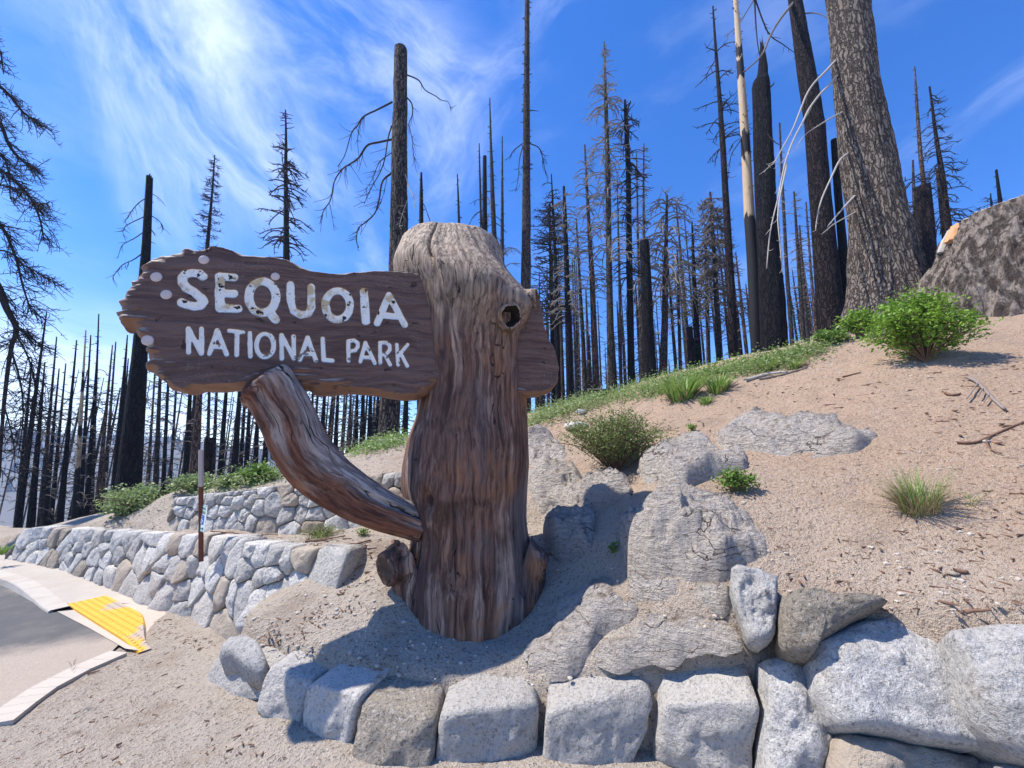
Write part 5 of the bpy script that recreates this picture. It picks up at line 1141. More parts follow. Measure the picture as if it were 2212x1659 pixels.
tree("leaning purple brown charred trunk running out over the slope", [(1706,-60,20),(1717,0,23),(1740,144,31),(1760,270,35),(1772,432,38),(1786,580,42),(1802,722,47)], 10, cb, [(24,.3,.95,9,7,0,-.3,1.2,0,0)], rough=.07, res=(36,80), limbs=[([(1733,30),(1755,28),(1775,32),(1798,46)],4,-.5,3,14,GTW), ([(1728,-10),(1690,35),(1665,75),(1648,115),(1625,140),(1606,155)],7,-.9,4,18,GTW)])
tree("slim dark trunk standing tight against the leaning purple brown one", [(1750,330,8),(1754,426,9),(1764,580,11),(1773,724,13)], 11.5, cb, [(10,.3,.9,8,5,0,-.2,1,0,0)])
tree("black limbless pole with a square cut top beside the huge bark trunk", [(1801,302,11),(1808,396,13),(1821,540,16),(1829,660,18),(1832,735,20)], 10, ch, None, rough=.04)
big = tree("huge leaning trunk of ridged grey bark at the top of the slope", [(1822,-70,66),(1832,0,70),(1848,180,74),(1870,324,84),(1898,486,100),(1912,590,122),(1917,640,142),(1919,672,160)], 8.2, M['bigbark'], None, rough=.09, res=(150,260), cat="tree", name="tree",
 limbs=[([(1806,130),(1780,158),(1758,180),(1742,205),(1730,235),(1712,280),(1690,320),(1672,352),(1660,358)],6,-.5,4,24,PT), ([(1808,163),(1790,185),(1770,205),(1748,235),(1735,262),(1715,300),(1698,345),(1686,400),(1680,430),(1664,500),(1656,580)],6,-.9,6,30,PT), ([(1700,355),(1690,400),(1684,430),(1680,470),(1684,520),(1690,590)],4,-.9,10,26,PT), ([(1826,240),(1800,252),(1770,270),(1740,290),(1722,315)],4,-.4,3,18,PT), ([(1826,283),(1811,295)],3,-.2,0,0,PT), ([(1838,328),(1815,345),(1795,385),(1775,430),(1765,470),(1762,495)],5,-.6,3,16,PT), ([(1858,412),(1830,440),(1808,465),(1787,490)],5,-.6,2,12,PT), ([(1855,455),(1830,468),(1800,485),(1775,506)],4,-.5,3,12,PT)])
tree("very thin pale spire behind the huge bark trunk", [(1911,248,2),(1915,310,4),(1922,400,6),(1940,640,9)], 20, gt, [(24,.3,.98,8,4,.1,-.2,.7,0,0)])
tree("thin tapering spire rising out of the cut black stub tree", [(1976,144,2),(1980,220,5),(1987,320,7),(1996,405,8),(2005,520,9),(2014,660,10)], 14, bt, [(30,.4,.99,9,4,.1,-.2,.8,0,0)])
tree("black stub tree cut off level, between bark trunk and stump", [(1994,403,24),(2000,500,28),(2007,600,31),(2011,660,34)], 10.5, cb, [(10,.2,.9,7,5,0,-.2,1.2,0,0)], rough=.06)
tree("leaning drooping dead fir behind the cut stump", [(2008,187,3),(2021,288,6),(2035,378,9),(2045,460,11),(2054,540,13),(2062,640,14)], 12, cb, [(46,.4,.96,38,16,-.1,-1.1,1.1,3,16)])
tree("pale thin snag in front of the leaning drooping fir", [(2024,364,5),(2034,460,7),(2044,551,8),(2050,650,9)], 13, gt, [(16,.3,.98,7,5,.1,-.2,.8,0,0)])
tree("thin snag with bushy dead boughs beside the huge bark trunk's right flank", [(1972,346,3),(1973,390,5),(1976,480,6),(1978,590,8),(1980,680,9)], 13, gt, [(26,.45,.9,46,26,-.05,-.9,1,5,16)])
tree("short dark snag with a skirt of dead boughs beyond the stump top", [(2152,367,4),(2158,415,6),(2165,468,8),(2175,560,10)], 14, ch, [(4,.7,.95,10,6,0,-.3,1,0,0)], limbs=[([(2140,425),(2150,460)],2,0,2,10)])
tree("low bushy dead fir against the sky beyond the stump top", [(2140,418,2),(2141,450,3),(2143,520,5)], 15, ch, [(40,.35,.98,40,10,-.1,.1,.8,5,12)])
sm = [("thin straight snag between the thick charred trunk and the leaning one", [(1684,266,3),(1690,400,5),(1700,590,7),(1713,763,9)], 15, gt, [(40,.3,.98,9,5,.1,-.2,.8,0,0)]),
 ("slender dark snag standing second beside the thick charred trunk", [(1715,414,3),(1722,520,6),(1730,640,8),(1737,764,10)], 16, gt, [(34,.3,.98,16,8,.1,-.3,.8,1,8)]),
 ("short stubbed thin snag leaning toward the leaning purple trunk", [(1727,487,3),(1736,620,6),(1747,756,8)], 17, gt, [(30,.3,.98,11,7,.1,-.2,.8,0,0)]),
 ("pale brown thin snag just before the leaning purple trunk", [(1741,437,3),(1752,590,5),(1765,745,7)], 18, bt, [(30,.3,.98,10,5,.1,-.2,.8,0,0)]),
 ("bushy grey dead fir with heavy drooping boughs beside the dark spire", [(1534,415,4),(1541,520,7),(1548,650,11),(1556,800,14)], 14, gt, [(75,.35,.97,46,18,-.05,-.9,1.2,6,16)]),
 ("dark thin snag one step before the bushy grey fir", [(1495,480,3),(1499,600,8),(1509,784,15)], 14, ch, [(30,.3,.98,16,8,0,-.5,1,2,10)]),
 ("grey snag with matted twigs under the bushy fir", [(1524,516,4),(1527,640,7),(1531,788,9)], 15, gt, [(50,.3,.97,26,14,0,-.8,.9,4,12)]),
 ("stubby black burnt snag, shortest on the grassy crest", [(1489,707,12),(1492,750,14),(1495,797,15)], 12.5, ch, [(3,.5,.8,14,12,0,0,1.5,1,8)]),
 ("weeping snag with long arching silver branches on the crest", [(1441,422,4),(1438,560,9),(1436,700,14),(1431,826,18)], 13, gt, [(46,.42,.97,95,40,.45,-1.25,1.3,3,22)]),
 ("charred pole with a fresh cut top beside the weeping snag", [(1392,521,19),(1396,620,22),(1400,720,25),(1406,832,28)], 12, ch, [(6,.3,.95,14,10,0,-.6,1,1,10)]),
 ("tall wiry snag directly behind the fresh cut charred pole", [(1391,310,2),(1390,400,4),(1391,520,6),(1394,826,9)], 17, gt, [(36,.5,.98,16,8,.1,-.5,.8,1,9)]),
 ("thin snag squeezed between the black forked snag and the cut pole", [(1375,331,2),(1378,520,5),(1387,828,8)], 18, gt, [(30,.5,.98,12,6,.1,-.4,.7,1,8)]),
 ("black snag with a forked broken top and ragged side branches", [(1350,216,4),(1352,250,9),(1357,354,10),(1360,600,13),(1364,832,16)], 13, ch, [(40,.35,.96,40,26,.0,-.8,1.2,3,14), (6,.9,.99,20,14,.8,1.0,1.2,1,8)]),
 ("tallest grey spire on the crest with long thin arching branches", [(1305,90,2),(1308,200,7),(1313,354,10),(1316,600,13),(1321,832,16)], 13, gt, [(60,.35,.85,60,34,.35,-1.15,1.1,2,18), (26,.85,.99,22,8,.1,-.3,.8,0,0)]),
 ("brownish half peeled snag two trunks before the tallest grey spire", [(1263,313,3),(1270,450,7),(1279,600,11),(1288,850,14)], 14, bt, [(44,.4,.95,38,22,.2,-1,1,2,14)]),
 ("fine grey snag between the half peeled snag and the twin topped one", [(1245,473,3),(1254,640,7),(1266,850,10)], 16, gt, [(30,.4,.97,22,12,.1,-.8,.8,2,10)]),
 ("twin topped dark snag with drooping twigs near the small plank end", [(1218,403,5),(1221,480,9),(1226,660,12),(1231,855,15)], 13.5, ch, [(46,.4,.97,30,20,.05,-.9,1,3,12)]),
 ("dark crooked snag right beside the small plank end of the sign", [(1191,376,2),(1196,480,6),(1201,588,8),(1206,862,12)], 14, ch, [(44,.4,.96,32,16,.1,-.7,1,3,12)]),
 ("dead fir with flat tiers of twigs just above the small plank end", [(1187,440,3),(1189,560,6),(1192,700,8),(1196,862,10)], 15, ch, [(85,.45,.97,46,26,.05,.1,1.0,5,12)]),
 ("thin pole seen over the stump beside the tallest grey spire", [(1333,380,2),(1337,560,5),(1342,835,7)], 20, gt, [(30,.45,.98,14,7,.1,-.4,.7,1,8)]),
 ("wispy snag between weeping snag and dark thin snag", [(1463,540,3),(1466,660,6),(1470,815,8)], 17, gt, [(40,.4,.97,34,20,.1,-1,.8,3,14)])]
for l, p, y, m, b in sm:
    pale = l.startswith(("weeping", "tallest grey", "fine grey", "brownish half", "wispy", "twin"))
    b = [(int(q[0]*1.3), q[1], q[2], q[3]*1.15, q[4]*1.15, q[5], q[6], q[7]*1.15, q[8], q[9]) if q[3] > 14 else q for q in b]
    tree(l, p, y, m, b, twmat=M['silvertwig'] if pale else GTW if m is gt else None)
# --- fresh orange cut on top of the pole
def disc(name, c, r, mat, parent, n=20):
    an = np.arange(n)*6.2832/n; mb = MB(); rr = r*(1 + .08*np.sin(an*3 + 1))
    ring = lambda k, z: np.asarray(c) + np.stack([k*rr*np.cos(an), k*rr*np.sin(an), np.full(n, z)], -1)
    mb.grid(np.stack([ring(1, -.06), ring(.99, .01), ring(.6, .03), ring(.03, .03)]), True); return mb.build(name, mat, parent)
for o in [o for o in COL.objects if o.get('label', '').startswith(("charred pole with a fresh", "black stub tree"))]:
    u, v, y, r_ = (1392, 521, 12, .135) if o['label'].startswith("charred") else (1994, 403, 10.5, .14)
    disc("cut_face", at_y(u, v, y), r_, M['freshwood'], o)

# --- left hand wood: traced trunks seen beyond the long wall
def c8(l): return [(.36*x, 619.4 + .36*y) for x, y in l]
LG = "charred trunks in the left burnt wood"
left = [((280,150),(100,1485),14,10.5,ch),((340,300),(235,1465),11,11.5,gt),((460,320),(355,1465),13,11,ch),((515,260),(445,1455),13,12,M['tanburn']),((545,290),(475,1445),10,13,ch),((590,320),(512,1435),12,12,ch),((675,350),(572,1425),11,12.5,bt),((695,330),(612,1405),10,13.5,gt),((765,290),(682,1320),17,11.5,ch),
 ((395,460),(300,1465),10,13,ch),((355,490),(262,1470),11,12.5,ch),((270,450),(180,1475),15,10.8,ch),((575,640),(545,1435),9,14,ch),((155,840),(95,1490),12,11,ch),((770,430),(700,1310),9,15,ch),((870,520),(812,1255),9,15,gt),((960,560),(935,1180),11,15,gt),((1010,560),(980,1180),9,17,ch),((1060,560),(1022,1170),7,20,ch),((935,430),(885,1200),8,18,gt),
 ((1145,560),(1112,1180),13,14,ch),((1205,540),(1158,1180),20,12,bt),((1258,540),(1240,1190),9,16,gt),((1303,560),(1276,1170),9,18,ch),((1362,560),(1318,1160),12,15,ch),((1440,600),(1402,1150),15,14,ch),((1472,640),(1440,1140),10,17,ch),((1502,640),(1475,1140),11,16,ch),((1548,700),(1530,1140),12,15,ch),((1600,800),(1585,1140),14,14,ch),
 ((1878,600),(1868,1010),8,20,gt),((1905,600),(1895,1000),6,22,ch),((1950,600),(1928,1000),12,15,ch),((2030,600),(2012,990),11,15,ch),((2070,600),(2050,1000),7,20,bt),((2105,600),(2098,1000),9,17,gt),((2145,600),(2135,1000),10,16,ch),((2180,600),(2172,990),14,14,cb),((2225,600),(2215,985),13,14,ch),((2270,600),(2262,985),10,16,ch),((2440,600),(2425,985),17,13,ch)]
ORD = "first second third fourth fifth sixth seventh eighth ninth tenth eleventh twelfth".split()
nm = {}
for k, (a, b, w, y, m) in enumerate(left):
    (u0, v0), (u1, v1) = c8([a, b])
    zone = "between near limbs and thick black snag" if u1 < 265 else "between thick black snag and brace" if u1 < 600 else "in the gap between brace and post"
    col = {id(ch): "charred black", id(gt): "grey barked", id(bt): "brown barked", id(M['tanburn']): "pale peeled", id(cb): "dark brown"}[id(m)]
    key = (zone, col); nm[key] = nm.get(key, 0) + 1
    lab = f"{'thin' if w < 11 else 'stout'} {col} trunk, {ORD[min(nm[key]-1, 11)]} from the road side, {zone}"
    uu = u1 + (u0 - u1)*.5
    top_w = 2.0 if a[1] < 520 else w*.62
    far_top = a[1] >= 520
    if far_top: k_ = 1.6; u0, v0 = u1 + (u0 - u1)*k_, v1 + (v0 - v1)*k_
    tree(lab, [(u0, v0, 2.0), ((u0*.35 + u1*.65), v0*.35 + v1*.65, w*.66), (u1, v1, w*.92)], y, m, [(26,.35,.98,9,5,.1,-.2,.8,0,0), (26 if m in (gt, ch) and w < 12 else 8, .15,.75,34,20,.2,-.9,.9,2,14)], group=LG, twmat=GTW if k % 2 else None)
(u, v), = c8([(1255, 905)])
tree("short brown burnt snag cut off above the upper wall's bushes", [(u,v,16),(u-2,v+50,17),(448,1056,19)], 8.5, cb, [(5,.3,.9,6,5,0,0,1,0,0)], rough=.07)
# --- random thin trunks filling the far wood
r = np.random.default_rng(55)
FAR = []
def far_tree(u, v0, v1, y, w, zone):
    m = [(ch, "black"), (gt, "grey"), (gt if zone == "crest" else ch, "grey" if zone == "crest" else "black"), (cb, "dark brown"), (bt, "brown")][int(r.integers(5))]
    FAR.append((u, v0, v1, y, w, zone, m))
for k in range(34): y = r.uniform(18, 36); far_tree(r.uniform(-20, 640), r.uniform(790, 930), 1130 - y*1.2, y, 150/y*r.uniform(.5, 1.0), "left")
for k in range(26): y = r.uniform(15, 30); far_tree(r.uniform(640, 930), r.uniform(700, 880), 990, y, 190/y*r.uniform(.55, 1.0), "plank")
for k in range(62): y = r.uniform(15, 34); far_tree(r.uniform(1150, 1500), r.uniform(520, 780), 870, y, 170/y*r.uniform(.5, 1.0), "crest")
for k in range(40): u_ = r.uniform(1480, 2010); y = r.uniform(17, 34); far_tree(u_, r.uniform(430, 640), 770 - (u_ - 1480)*.2, y, 170/y*r.uniform(.5, 1.0), "slope")
MARKS = [(-60, "near limbs"), (60, "near limbs"), (170, "pale peeled trunk"), (290, "thick black snag"), (418, "stout brown trunk"), (450, "brown cut snag"), (560, "brace"), (838, "flat topped snag"), (950, "post"), (1206, "crooked snag"), (1230, "twin topped snag"), (1266, "fine grey snag"), (1288, "half peeled snag"), (1320, "tallest grey spire"), (1364, "forked black snag"), (1404, "fresh cut pole"), (1432, "weeping snag"), (1495, "stubby black snag"), (1556, "bushy grey fir"), (1585, "dark spire"), (1638, "peeled tan trunk"), (1671, "thick charred trunk"), (1736, "slender dark snag"), (1800, "leaning purple trunk"), (1918, "huge bark trunk"), (2100, "massive stump")]
ORD += ["thirteenth", "fourteenth", "fifteenth", "sixteenth", "seventeenth", "eighteenth", "nineteenth", "twentieth"]
cnt = {}
for u, v0, v1, y, w, zone, (m, col) in sorted(FAR, key=lambda f: f[0]):
    i = max([k for k, (x, _) in enumerate(MARKS) if x <= u] or [0]); A_, B_ = MARKS[i][1], MARKS[min(i + 1, len(MARKS) - 1)][1]
    cnt[(A_, B_, col)] = cnt.get((A_, B_, col), 0) + 1; o_ = ORD[min(cnt[(A_, B_, col)] - 1, 19)]
    ln = (W/2 - u)/4600*(v1 - v0); where = f"between {A_} and {B_}" if A_ != B_ else f"among the {A_}"
    tree(f"far {col} trunk, {o_} from left {where}", [(u + ln, v0, max(1.0, w*.3)), (u + ln*.4, v0*.4 + v1*.6, w*.85), (u, v1, w)], y, m, [(int(r.integers(14, 30)), .2, .98, 16, 7, .1, -.6, .7, 1, 8)], group={"left": "thin trunks deep in the burnt wood behind the walls", "plank": "thin trunks deep in the wood under the plank", "crest": "thin trunks deep in the wood behind the crest", "slope": "thin trunks deep in the wood behind the slope top"}[zone], res=(6, 9), twmat=GTW if r.random() < .45 else None)

# --- ragged near tree whose limbs hang in at the frame edge
def near_tree():
    y = 6.6; r = np.random.default_rng(5)
    b = at_y(-95, 1200, y); gz_ = Hs(b[0], b[1])
    root = thing("burnt_tree", "ragged near dead conifer with tangled drooping black limbs beside the road's end", "burnt tree", (b[0], b[1], gz_))
    ax = np.array([[b[0], b[1], gz_ - .3], at_y(-95, 900, y), at_y(-75, 500, y), at_y(-50, 100, y), at_y(-30, -200, y)])
    s = np.linspace(0, len(ax) - 1, 50); A = np.stack([np.interp(s, range(len(ax)), ax[:, k]) for k in range(3)], -1)
    mb = MB(); G = trunk_mesh(mb, A, np.linspace(.22, .10, 50), 18, .1, 3.); mb.grid(G, True); mb.build("trunk", M['char'], root)
    Lm = F/(y*1.0)
    LIMB = [([(-70,150),(-10,180),(20,205),(48,240),(75,262),(112,283)],9,34,60), ([(-70,230),(-5,262),(18,310),(40,340),(70,360),(88,378)],9,34,60), ([(-60,40),(-20,60),(0,110),(8,160)],6,22,55), ([(-75,330),(-10,360),(25,385),(60,420),(85,470),(95,520)],8,40,75), ([(-70,395),(0,400),(40,410),(80,440),(106,438)],5,22,50),
     ([(-80,470),(-20,470),(10,500),(35,560),(50,620),(70,680)],8,44,85), ([(-80,560),(-20,600),(0,628),(14,666),(33,702),(34,722),(22,763),(7,889),(-2,1033)],16,46,80), ([(33,705),(55,720),(75,745),(98,740)],5,18,50), ([(30,715),(60,770),(75,830),(70,900)],4,28,80), ([(24,755),(45,830),(50,900),(40,980)],4,26,80),
     ([(-20,540),(20,545),(55,575),(85,590),(118,610)],5,26,60), ([(-60,300),(0,330),(20,380),(22,430)],5,26,60), ([(-60,200),(-10,230),(10,290)],5,20,50), ([(10,880),(30,960),(32,1040)],3,14,60)]
    for pix, w0, tw, twl in LIMB:
        m = len(pix); dz = r.uniform(-.6, .6); pts = spline(np.array([at_y(u, v, y + dz*k/(m - 1)) for k, (u, v) in enumerate(pix)]), m*4)
        w0m = w0/2/Lm; mb = MB(); mb.tube(pts, np.linspace(w0m, w0m*.3, len(pts)), 7); mb.build("branch", M['twig'], root)
        mb = MB()
        for _ in range(int(tw*1.7)):
            k = r.uniform(.2, 1.)*(len(pts) - 1.01); i = int(k); p = pts[i]
            d = pts[i+1] - pts[i]; az = math.atan2(d[1], d[0]) + r.normal(0, .9)
            tpts = curve_branch(p, az, twl/Lm*r.uniform(.35, 1.05), -.5 + r.normal(0, .4), -.9 + r.normal(0, .5), 5, r)
            mb.tube(tpts, np.linspace(.008, .004, len(tpts)), 3, False)
            for __ in range(4):
                j = int(r.integers(1, len(tpts) - 1)); t2 = curve_branch(tpts[j], az + r.normal(0, 1.), twl/Lm*.32*r.uniform(.4, 1), -.4 + r.normal(0, .4), .7 + r.normal(0, .3), 4, r)
                mb.tube(t2, np.linspace(.005, .003, len(t2)), 3, False)
        o = mb.build("twigs", M['twig'], root); o['kind'] = 'stuff'
near_tree()

# ---------------------------------------------------------------- cut stump on the skyline
def stump():
    y = 6.7
    tabs = [(462,2092,2420),(500,2078,2425),(530,2066,2430),(560,2052,2435),(600,2036,2440),(640,2024,2450),(680,2014,2460),(720,2004,2470)]
    zs_, cxs, rs = [], [], []
    for v, a, b in tabs:
        p = at_y(a, v, y); q = at_y(b, v, y); zs_.append(p[2]); cxs.append((p[0] + q[0])/2); rs.append((q[0] - p[0])/2)
    zs_ = np.array(zs_)[::-1]; cxs = np.array(cxs)[::-1]; rs = np.array(rs)[::-1]*.98
    z0 = Hs(cxs[0], y) - .4; n = 150
    zz = np.linspace(min(z0, zs_[0]), zs_[-1], n); cx = np.interp(zz, zs_, cxs); rr = np.interp(zz, zs_, rs); rr = rr + np.clip(zs_[0] - zz, 0, 3)*.2
    th = np.arange(320)*2*math.pi/320; TH, ZZ = np.meshgrid(th, zz)
    lob = .13*np.cos(TH*5 + 1)*sstep(zs_[-1] - ZZ, .2, 1.1) + .05*np.cos(TH*9 + 2)
    rad = rr[:, None]*(.95 + lob*.45) + .09*fbm(p3(np.cos(TH)*6, np.sin(TH)*6, ZZ*.9), 4) + .07*np.abs(fbm(p3(np.cos(TH)*13, np.sin(TH)*13, ZZ*1.6), 4)) + .02*fbm(p3(np.cos(TH)*30, np.sin(TH)*30, ZZ*12), 3)
    cy = y
    P = np.stack([cx[:, None] + rad*np.cos(TH), cy + rad*np.sin(TH)*.75, ZZ + .03*np.cos(TH)*sstep(ZZ, zs_[-1] - .3, zs_[-1])], -1)
    root = thing("tree_stump", "massive cut stump of lumpy bark with pale sawn top on the slope's crest", "tree stump", (cx[0], cy, Hs(cx[0], cy)))
    mb = MB(); mb.grid(P, True); mb.build("bark", M['stumpbark'], root)
    c = P[-1].mean(0); mb = MB(); mb.grid(np.array([P[-1] - (0, 0, .03), c + (P[-1] - c)*.97 + (0, 0, .02), c + (P[-1] - c)*.5 + (0, 0, .05), c + (P[-1] - c)*.02 + (0, 0, .05)]), True); mb.build("sawn_top", M['greycut'], root)
    # torn slab of fresh wood on the near corner of the sawn top
    def patch(name, mat, i0, j0, j1, out):
        q = P[i0:, j0:j1].copy(); cc = np.stack([np.repeat(cx[i0:, None], j1 - j0, 1), np.full(q.shape[:2], cy), q[..., 2]], -1)
        d_ = (q - cc); d_ /= np.linalg.norm(d_, axis=-1)[..., None]; base = rr[i0:, None, None]*d_*np.array((1, .75, 1)) + cc
        f = .35*(q - cc) + .65*(base - cc); f = cc + f + d_*out
        e = np.minimum(np.linspace(0, 1, j1 - j0), np.linspace(1, 0, j1 - j0))[None, :, None]; e2 = np.linspace(0, 1, q.shape[0])[:, None, None]
        f = np.where((e < .02) | (e2 < .02), cc + (q - cc)*.9, f); mb = MB(); mb.grid(f); mb.build(name, mat, root)
    ja = lambda a: int((a % (2*math.pi))/(2*math.pi)*320)
    patch("torn_wood", M['freshwood'], n - 26, ja(-3.58), ja(-3.36), .05)
    patch("sawn_step", M['greycut'], n - 34, ja(-3.86), ja(-3.62), .03)
stump()
def small_stump(label, u, v, wpx, hpx, y, mat, topmat=None):
    p = at_y(u, v, y); dep = np.dot(p - CAMP, (0, cp, sp)); r_ = wpx/2/F*dep; h = hpx/F*dep; g = Hs(p[0], p[1]); p[2] = min(p[2], g + .02) if False else g
    root = thing("tree_stump", label, "tree stump", p); n = 36; an = np.arange(n)*6.2832/n
    rows = []
    for z in np.linspace(-.15, h, 9):
        k = 1 + .25*(1 - sstep(z, -.1, h*.6)); rr = r_*k*(1 + .16*fbm(p3(np.cos(an)*2 + u, np.sin(an)*2, z*3), 3) + .08*vnoise(p3(np.cos(an)*7, np.sin(an)*7, z*6)))
        rows.append(p + np.stack([rr*np.cos(an), rr*np.sin(an), np.full(n, z)], -1))
    rows[-1][:, 2] += h*.12*fbm(p3(np.cos(an)*2, np.sin(an)*2, u*.1), 2)
    mb = MB(); mb.grid(np.array(rows), True); mb.build("bark", mat, root)
    c = rows[-1].mean(0); mb = MB(); mb.grid(np.array([rows[-1] - (0, 0, .005), c + (rows[-1] - c)*.8 + (0, 0, .01), c + (rows[-1] - c)*.03 - (0, 0, .02)]), True); mb.build("top", topmat or mat, root)
small_stump("little dark burnt stump among the bushes above the upper wall", 369, 1063, 34, 22, 5.9, M['greybark'])
small_stump("wide low charred stump on the grassy crest near the small plank end", 1285, 858, 60, 16, 8.6, M['char'], M['greycut'])
# ---------------------------------------------------------------- leaves and shrubs
def leaf_cloud(mb, C, size, r, up=.4, aspect=.55):
    """a bent diamond leaf at each centre"""
    n = len(C)
    nr = r.normal(0, 1, (n, 3)); nr[:, 2] = np.abs(nr[:, 2]) + up; nr /= np.linalg.norm(nr, axis=1)[:, None]
    d = np.cross(nr, r.normal(0, 1, (n, 3))); d /= np.linalg.norm(d, axis=1)[:, None]; s = np.cross(nr, d)
    L = (size*r.uniform(.6, 1.3, n))[:, None]
    P = np.stack([C, C + d*L*.5 + s*L*aspect*.5 - nr*L*.06, C + d*L, C + d*L*.5 - s*L*aspect*.5 - nr*L*.06], 1)
    mb.add(P.reshape(-1, 3), np.arange(n*4).reshape(-1, 4))
def shrub(label, u, v, wpx, hpx, mat, leaf, nst, nleaf, seed, cat="shrub", spread=1.0, upright=.8, cl=None, dyk=.8, stemmat=None, sp_leaf=.05, group=None):
    r = np.random.default_rng(seed); b = hit(u, v); dep = np.dot(b - CAMP, (0, cp, sp)); a = wpx/2/F*dep; h = hpx/F*dep
    root = thing("shrub", label, cat, b, group); ms = MB(); ml = MB(); C = []
    for k in range(nst):
        az = r.uniform(0, 6.283); lean = r.uniform(0, 1)**.6*spread
        tip = b + np.array((math.cos(az)*a*lean, math.sin(az)*a*lean*dyk, h*(1 - .45*lean**2)*r.uniform(.75, 1.05)))
        tip[2] = max(tip[2], Hs(tip[0], tip[1]) + h*.12)
        mid = b + (tip - b)*.5 + np.array((r.normal(0, a*.08), r.normal(0, a*.08), h*.12*upright))
        pts = spline(np.array([b, mid, tip]), 8); ms.tube(pts, np.linspace(.007, .002, 8)*max(.6, dep/6), 4, False)
        for j in range(int(nleaf/nst)):
            t_ = r.uniform(.22, 1.0)**.8; k2 = t_*7; i = min(int(k2), 6); p = pts[i] + (pts[i+1] - pts[i])*(k2 - i)
            C.append(p + r.normal(0, sp_leaf*a + .01, 3)*(1.2 - .4*t_))
    C = np.array(C); g = H(C[:, 0], C[:, 1]); C[:, 2] = np.maximum(C[:, 2], g + .01)
    leaf_cloud(ml, C, leaf, r); ml.build("foliage", mat, root); ms.build("stems", stemmat or M['stick'], root)
    return root
shrub("biggest bright green leafy shrub below the massive stump", 2000, 782, 208, 158, M['leafbright'], .046, 120, 8000, 1, spread=1.1, sp_leaf=.085)
shrub("bright green low shrub tucked under the huge bark trunk", 1862, 728, 80, 60, M['leafbright'], .055, 40, 1500, 2, sp_leaf=.12)
shrub("sprawling olive shrub with wiry stems on the rock beside the post", 1328, 1025, 262, 145, M['leafolive'], .028, 130, 10000, 3, spread=1.0, sp_leaf=.055, dyk=.6)
for k, (u1, v1, u2, v2) in enumerate(((1340,1000,1285,895),(1360,1000,1345,850),(1380,1000,1410,890),(1400,980,1440,905),(1300,1010,1205,930),(1310,990,1240,900))):
    pass
shrub("small sprig of green leaves on bare sand below the long dark slab", 1588, 1062, 90, 45, M['leafmid'], .030, 34, 900, 4, sp_leaf=.07)
shrub("tiny green sprout between the olive shrub and the long slab", 1497, 934, 26, 20, M['leafmid'], .028, 12, 160, 6)
shrub("dark green fern like weed in the shaded cleft behind the post", 1325, 1195, 26, 24, M['leafmid'], .022, 10, 140, 7)
shrub("mid green leafy weed at the foot of the leaning purple trunk", 1800, 742, 80, 28, M['leafmid'], .06, 40, 900, 8, sp_leaf=.1)
shrub("thin yellow green weed at the foot of the upper wall", 695, 1160, 100, 26, M['leafpale'], .014, 60, 900, 10, spread=1.1, sp_leaf=.05)
shrub("little green weed under the brace foot", 782, 1158, 40, 18, M['leafmid'], .018, 14, 200, 11)
shrub("pale green mounded shrub along the bank beside the upper wall's end", 300, 1100, 150, 44, M['leafpale'], .045, 90, 3400, 12, sp_leaf=.12)
shrub("pale green shrub strip left of the small dark stump", 260, 1115, 70, 30, M['leafpale'], .045, 40, 1300, 13, sp_leaf=.12)
shrub("low green bushes between small dark stump and the brown cut snag", 420, 1058, 100, 26, M['leafpale'], .045, 50, 1700, 14, sp_leaf=.12)
shrub("bright low bush behind the brace above the upper wall", 555, 1042, 90, 34, M['leafmid'], .045, 50, 1600, 15, sp_leaf=.12)
shrub("tufted weed clump on the brow just before the bright low bush", 490, 1050, 60, 20, M['leafpale'], .04, 30, 800, 16, sp_leaf=.12)
# tall wiry shoots of the olive shrub
sh = [o for o in COL.objects if o.get('label', '').startswith("sprawling olive")][0]; r = np.random.default_rng(31); b = np.array(sh.location); ms = MB(); ml = MB(); C = []
for u, v in ((1285,900),(1345,852),(1365,880),(1410,885),(1440,905),(1205,930),(1240,905),(1320,890),(1465,930),(1190,955)):
    tip = at_y(u, v, b[1] + r.uniform(-.1, .25)); pts = spline(np.array([b, b + (tip - b)*.5 + r.normal(0, .05, 3) + (0, 0, .05), tip]), 12); ms.tube(pts, np.linspace(.008, .002, 12), 4, False)
    for j in range(70):
        k2 = r.uniform(4, 10.9); i = int(k2); C.append(pts[i] + (pts[i+1] - pts[i])*(k2 - i) + r.normal(0, .018, 3))
leaf_cloud(ml, np.array(C), .022, r); ml.build("shoot_leaves", M['leafolive'], sh); ms.build("shoots", M['stick'], sh)

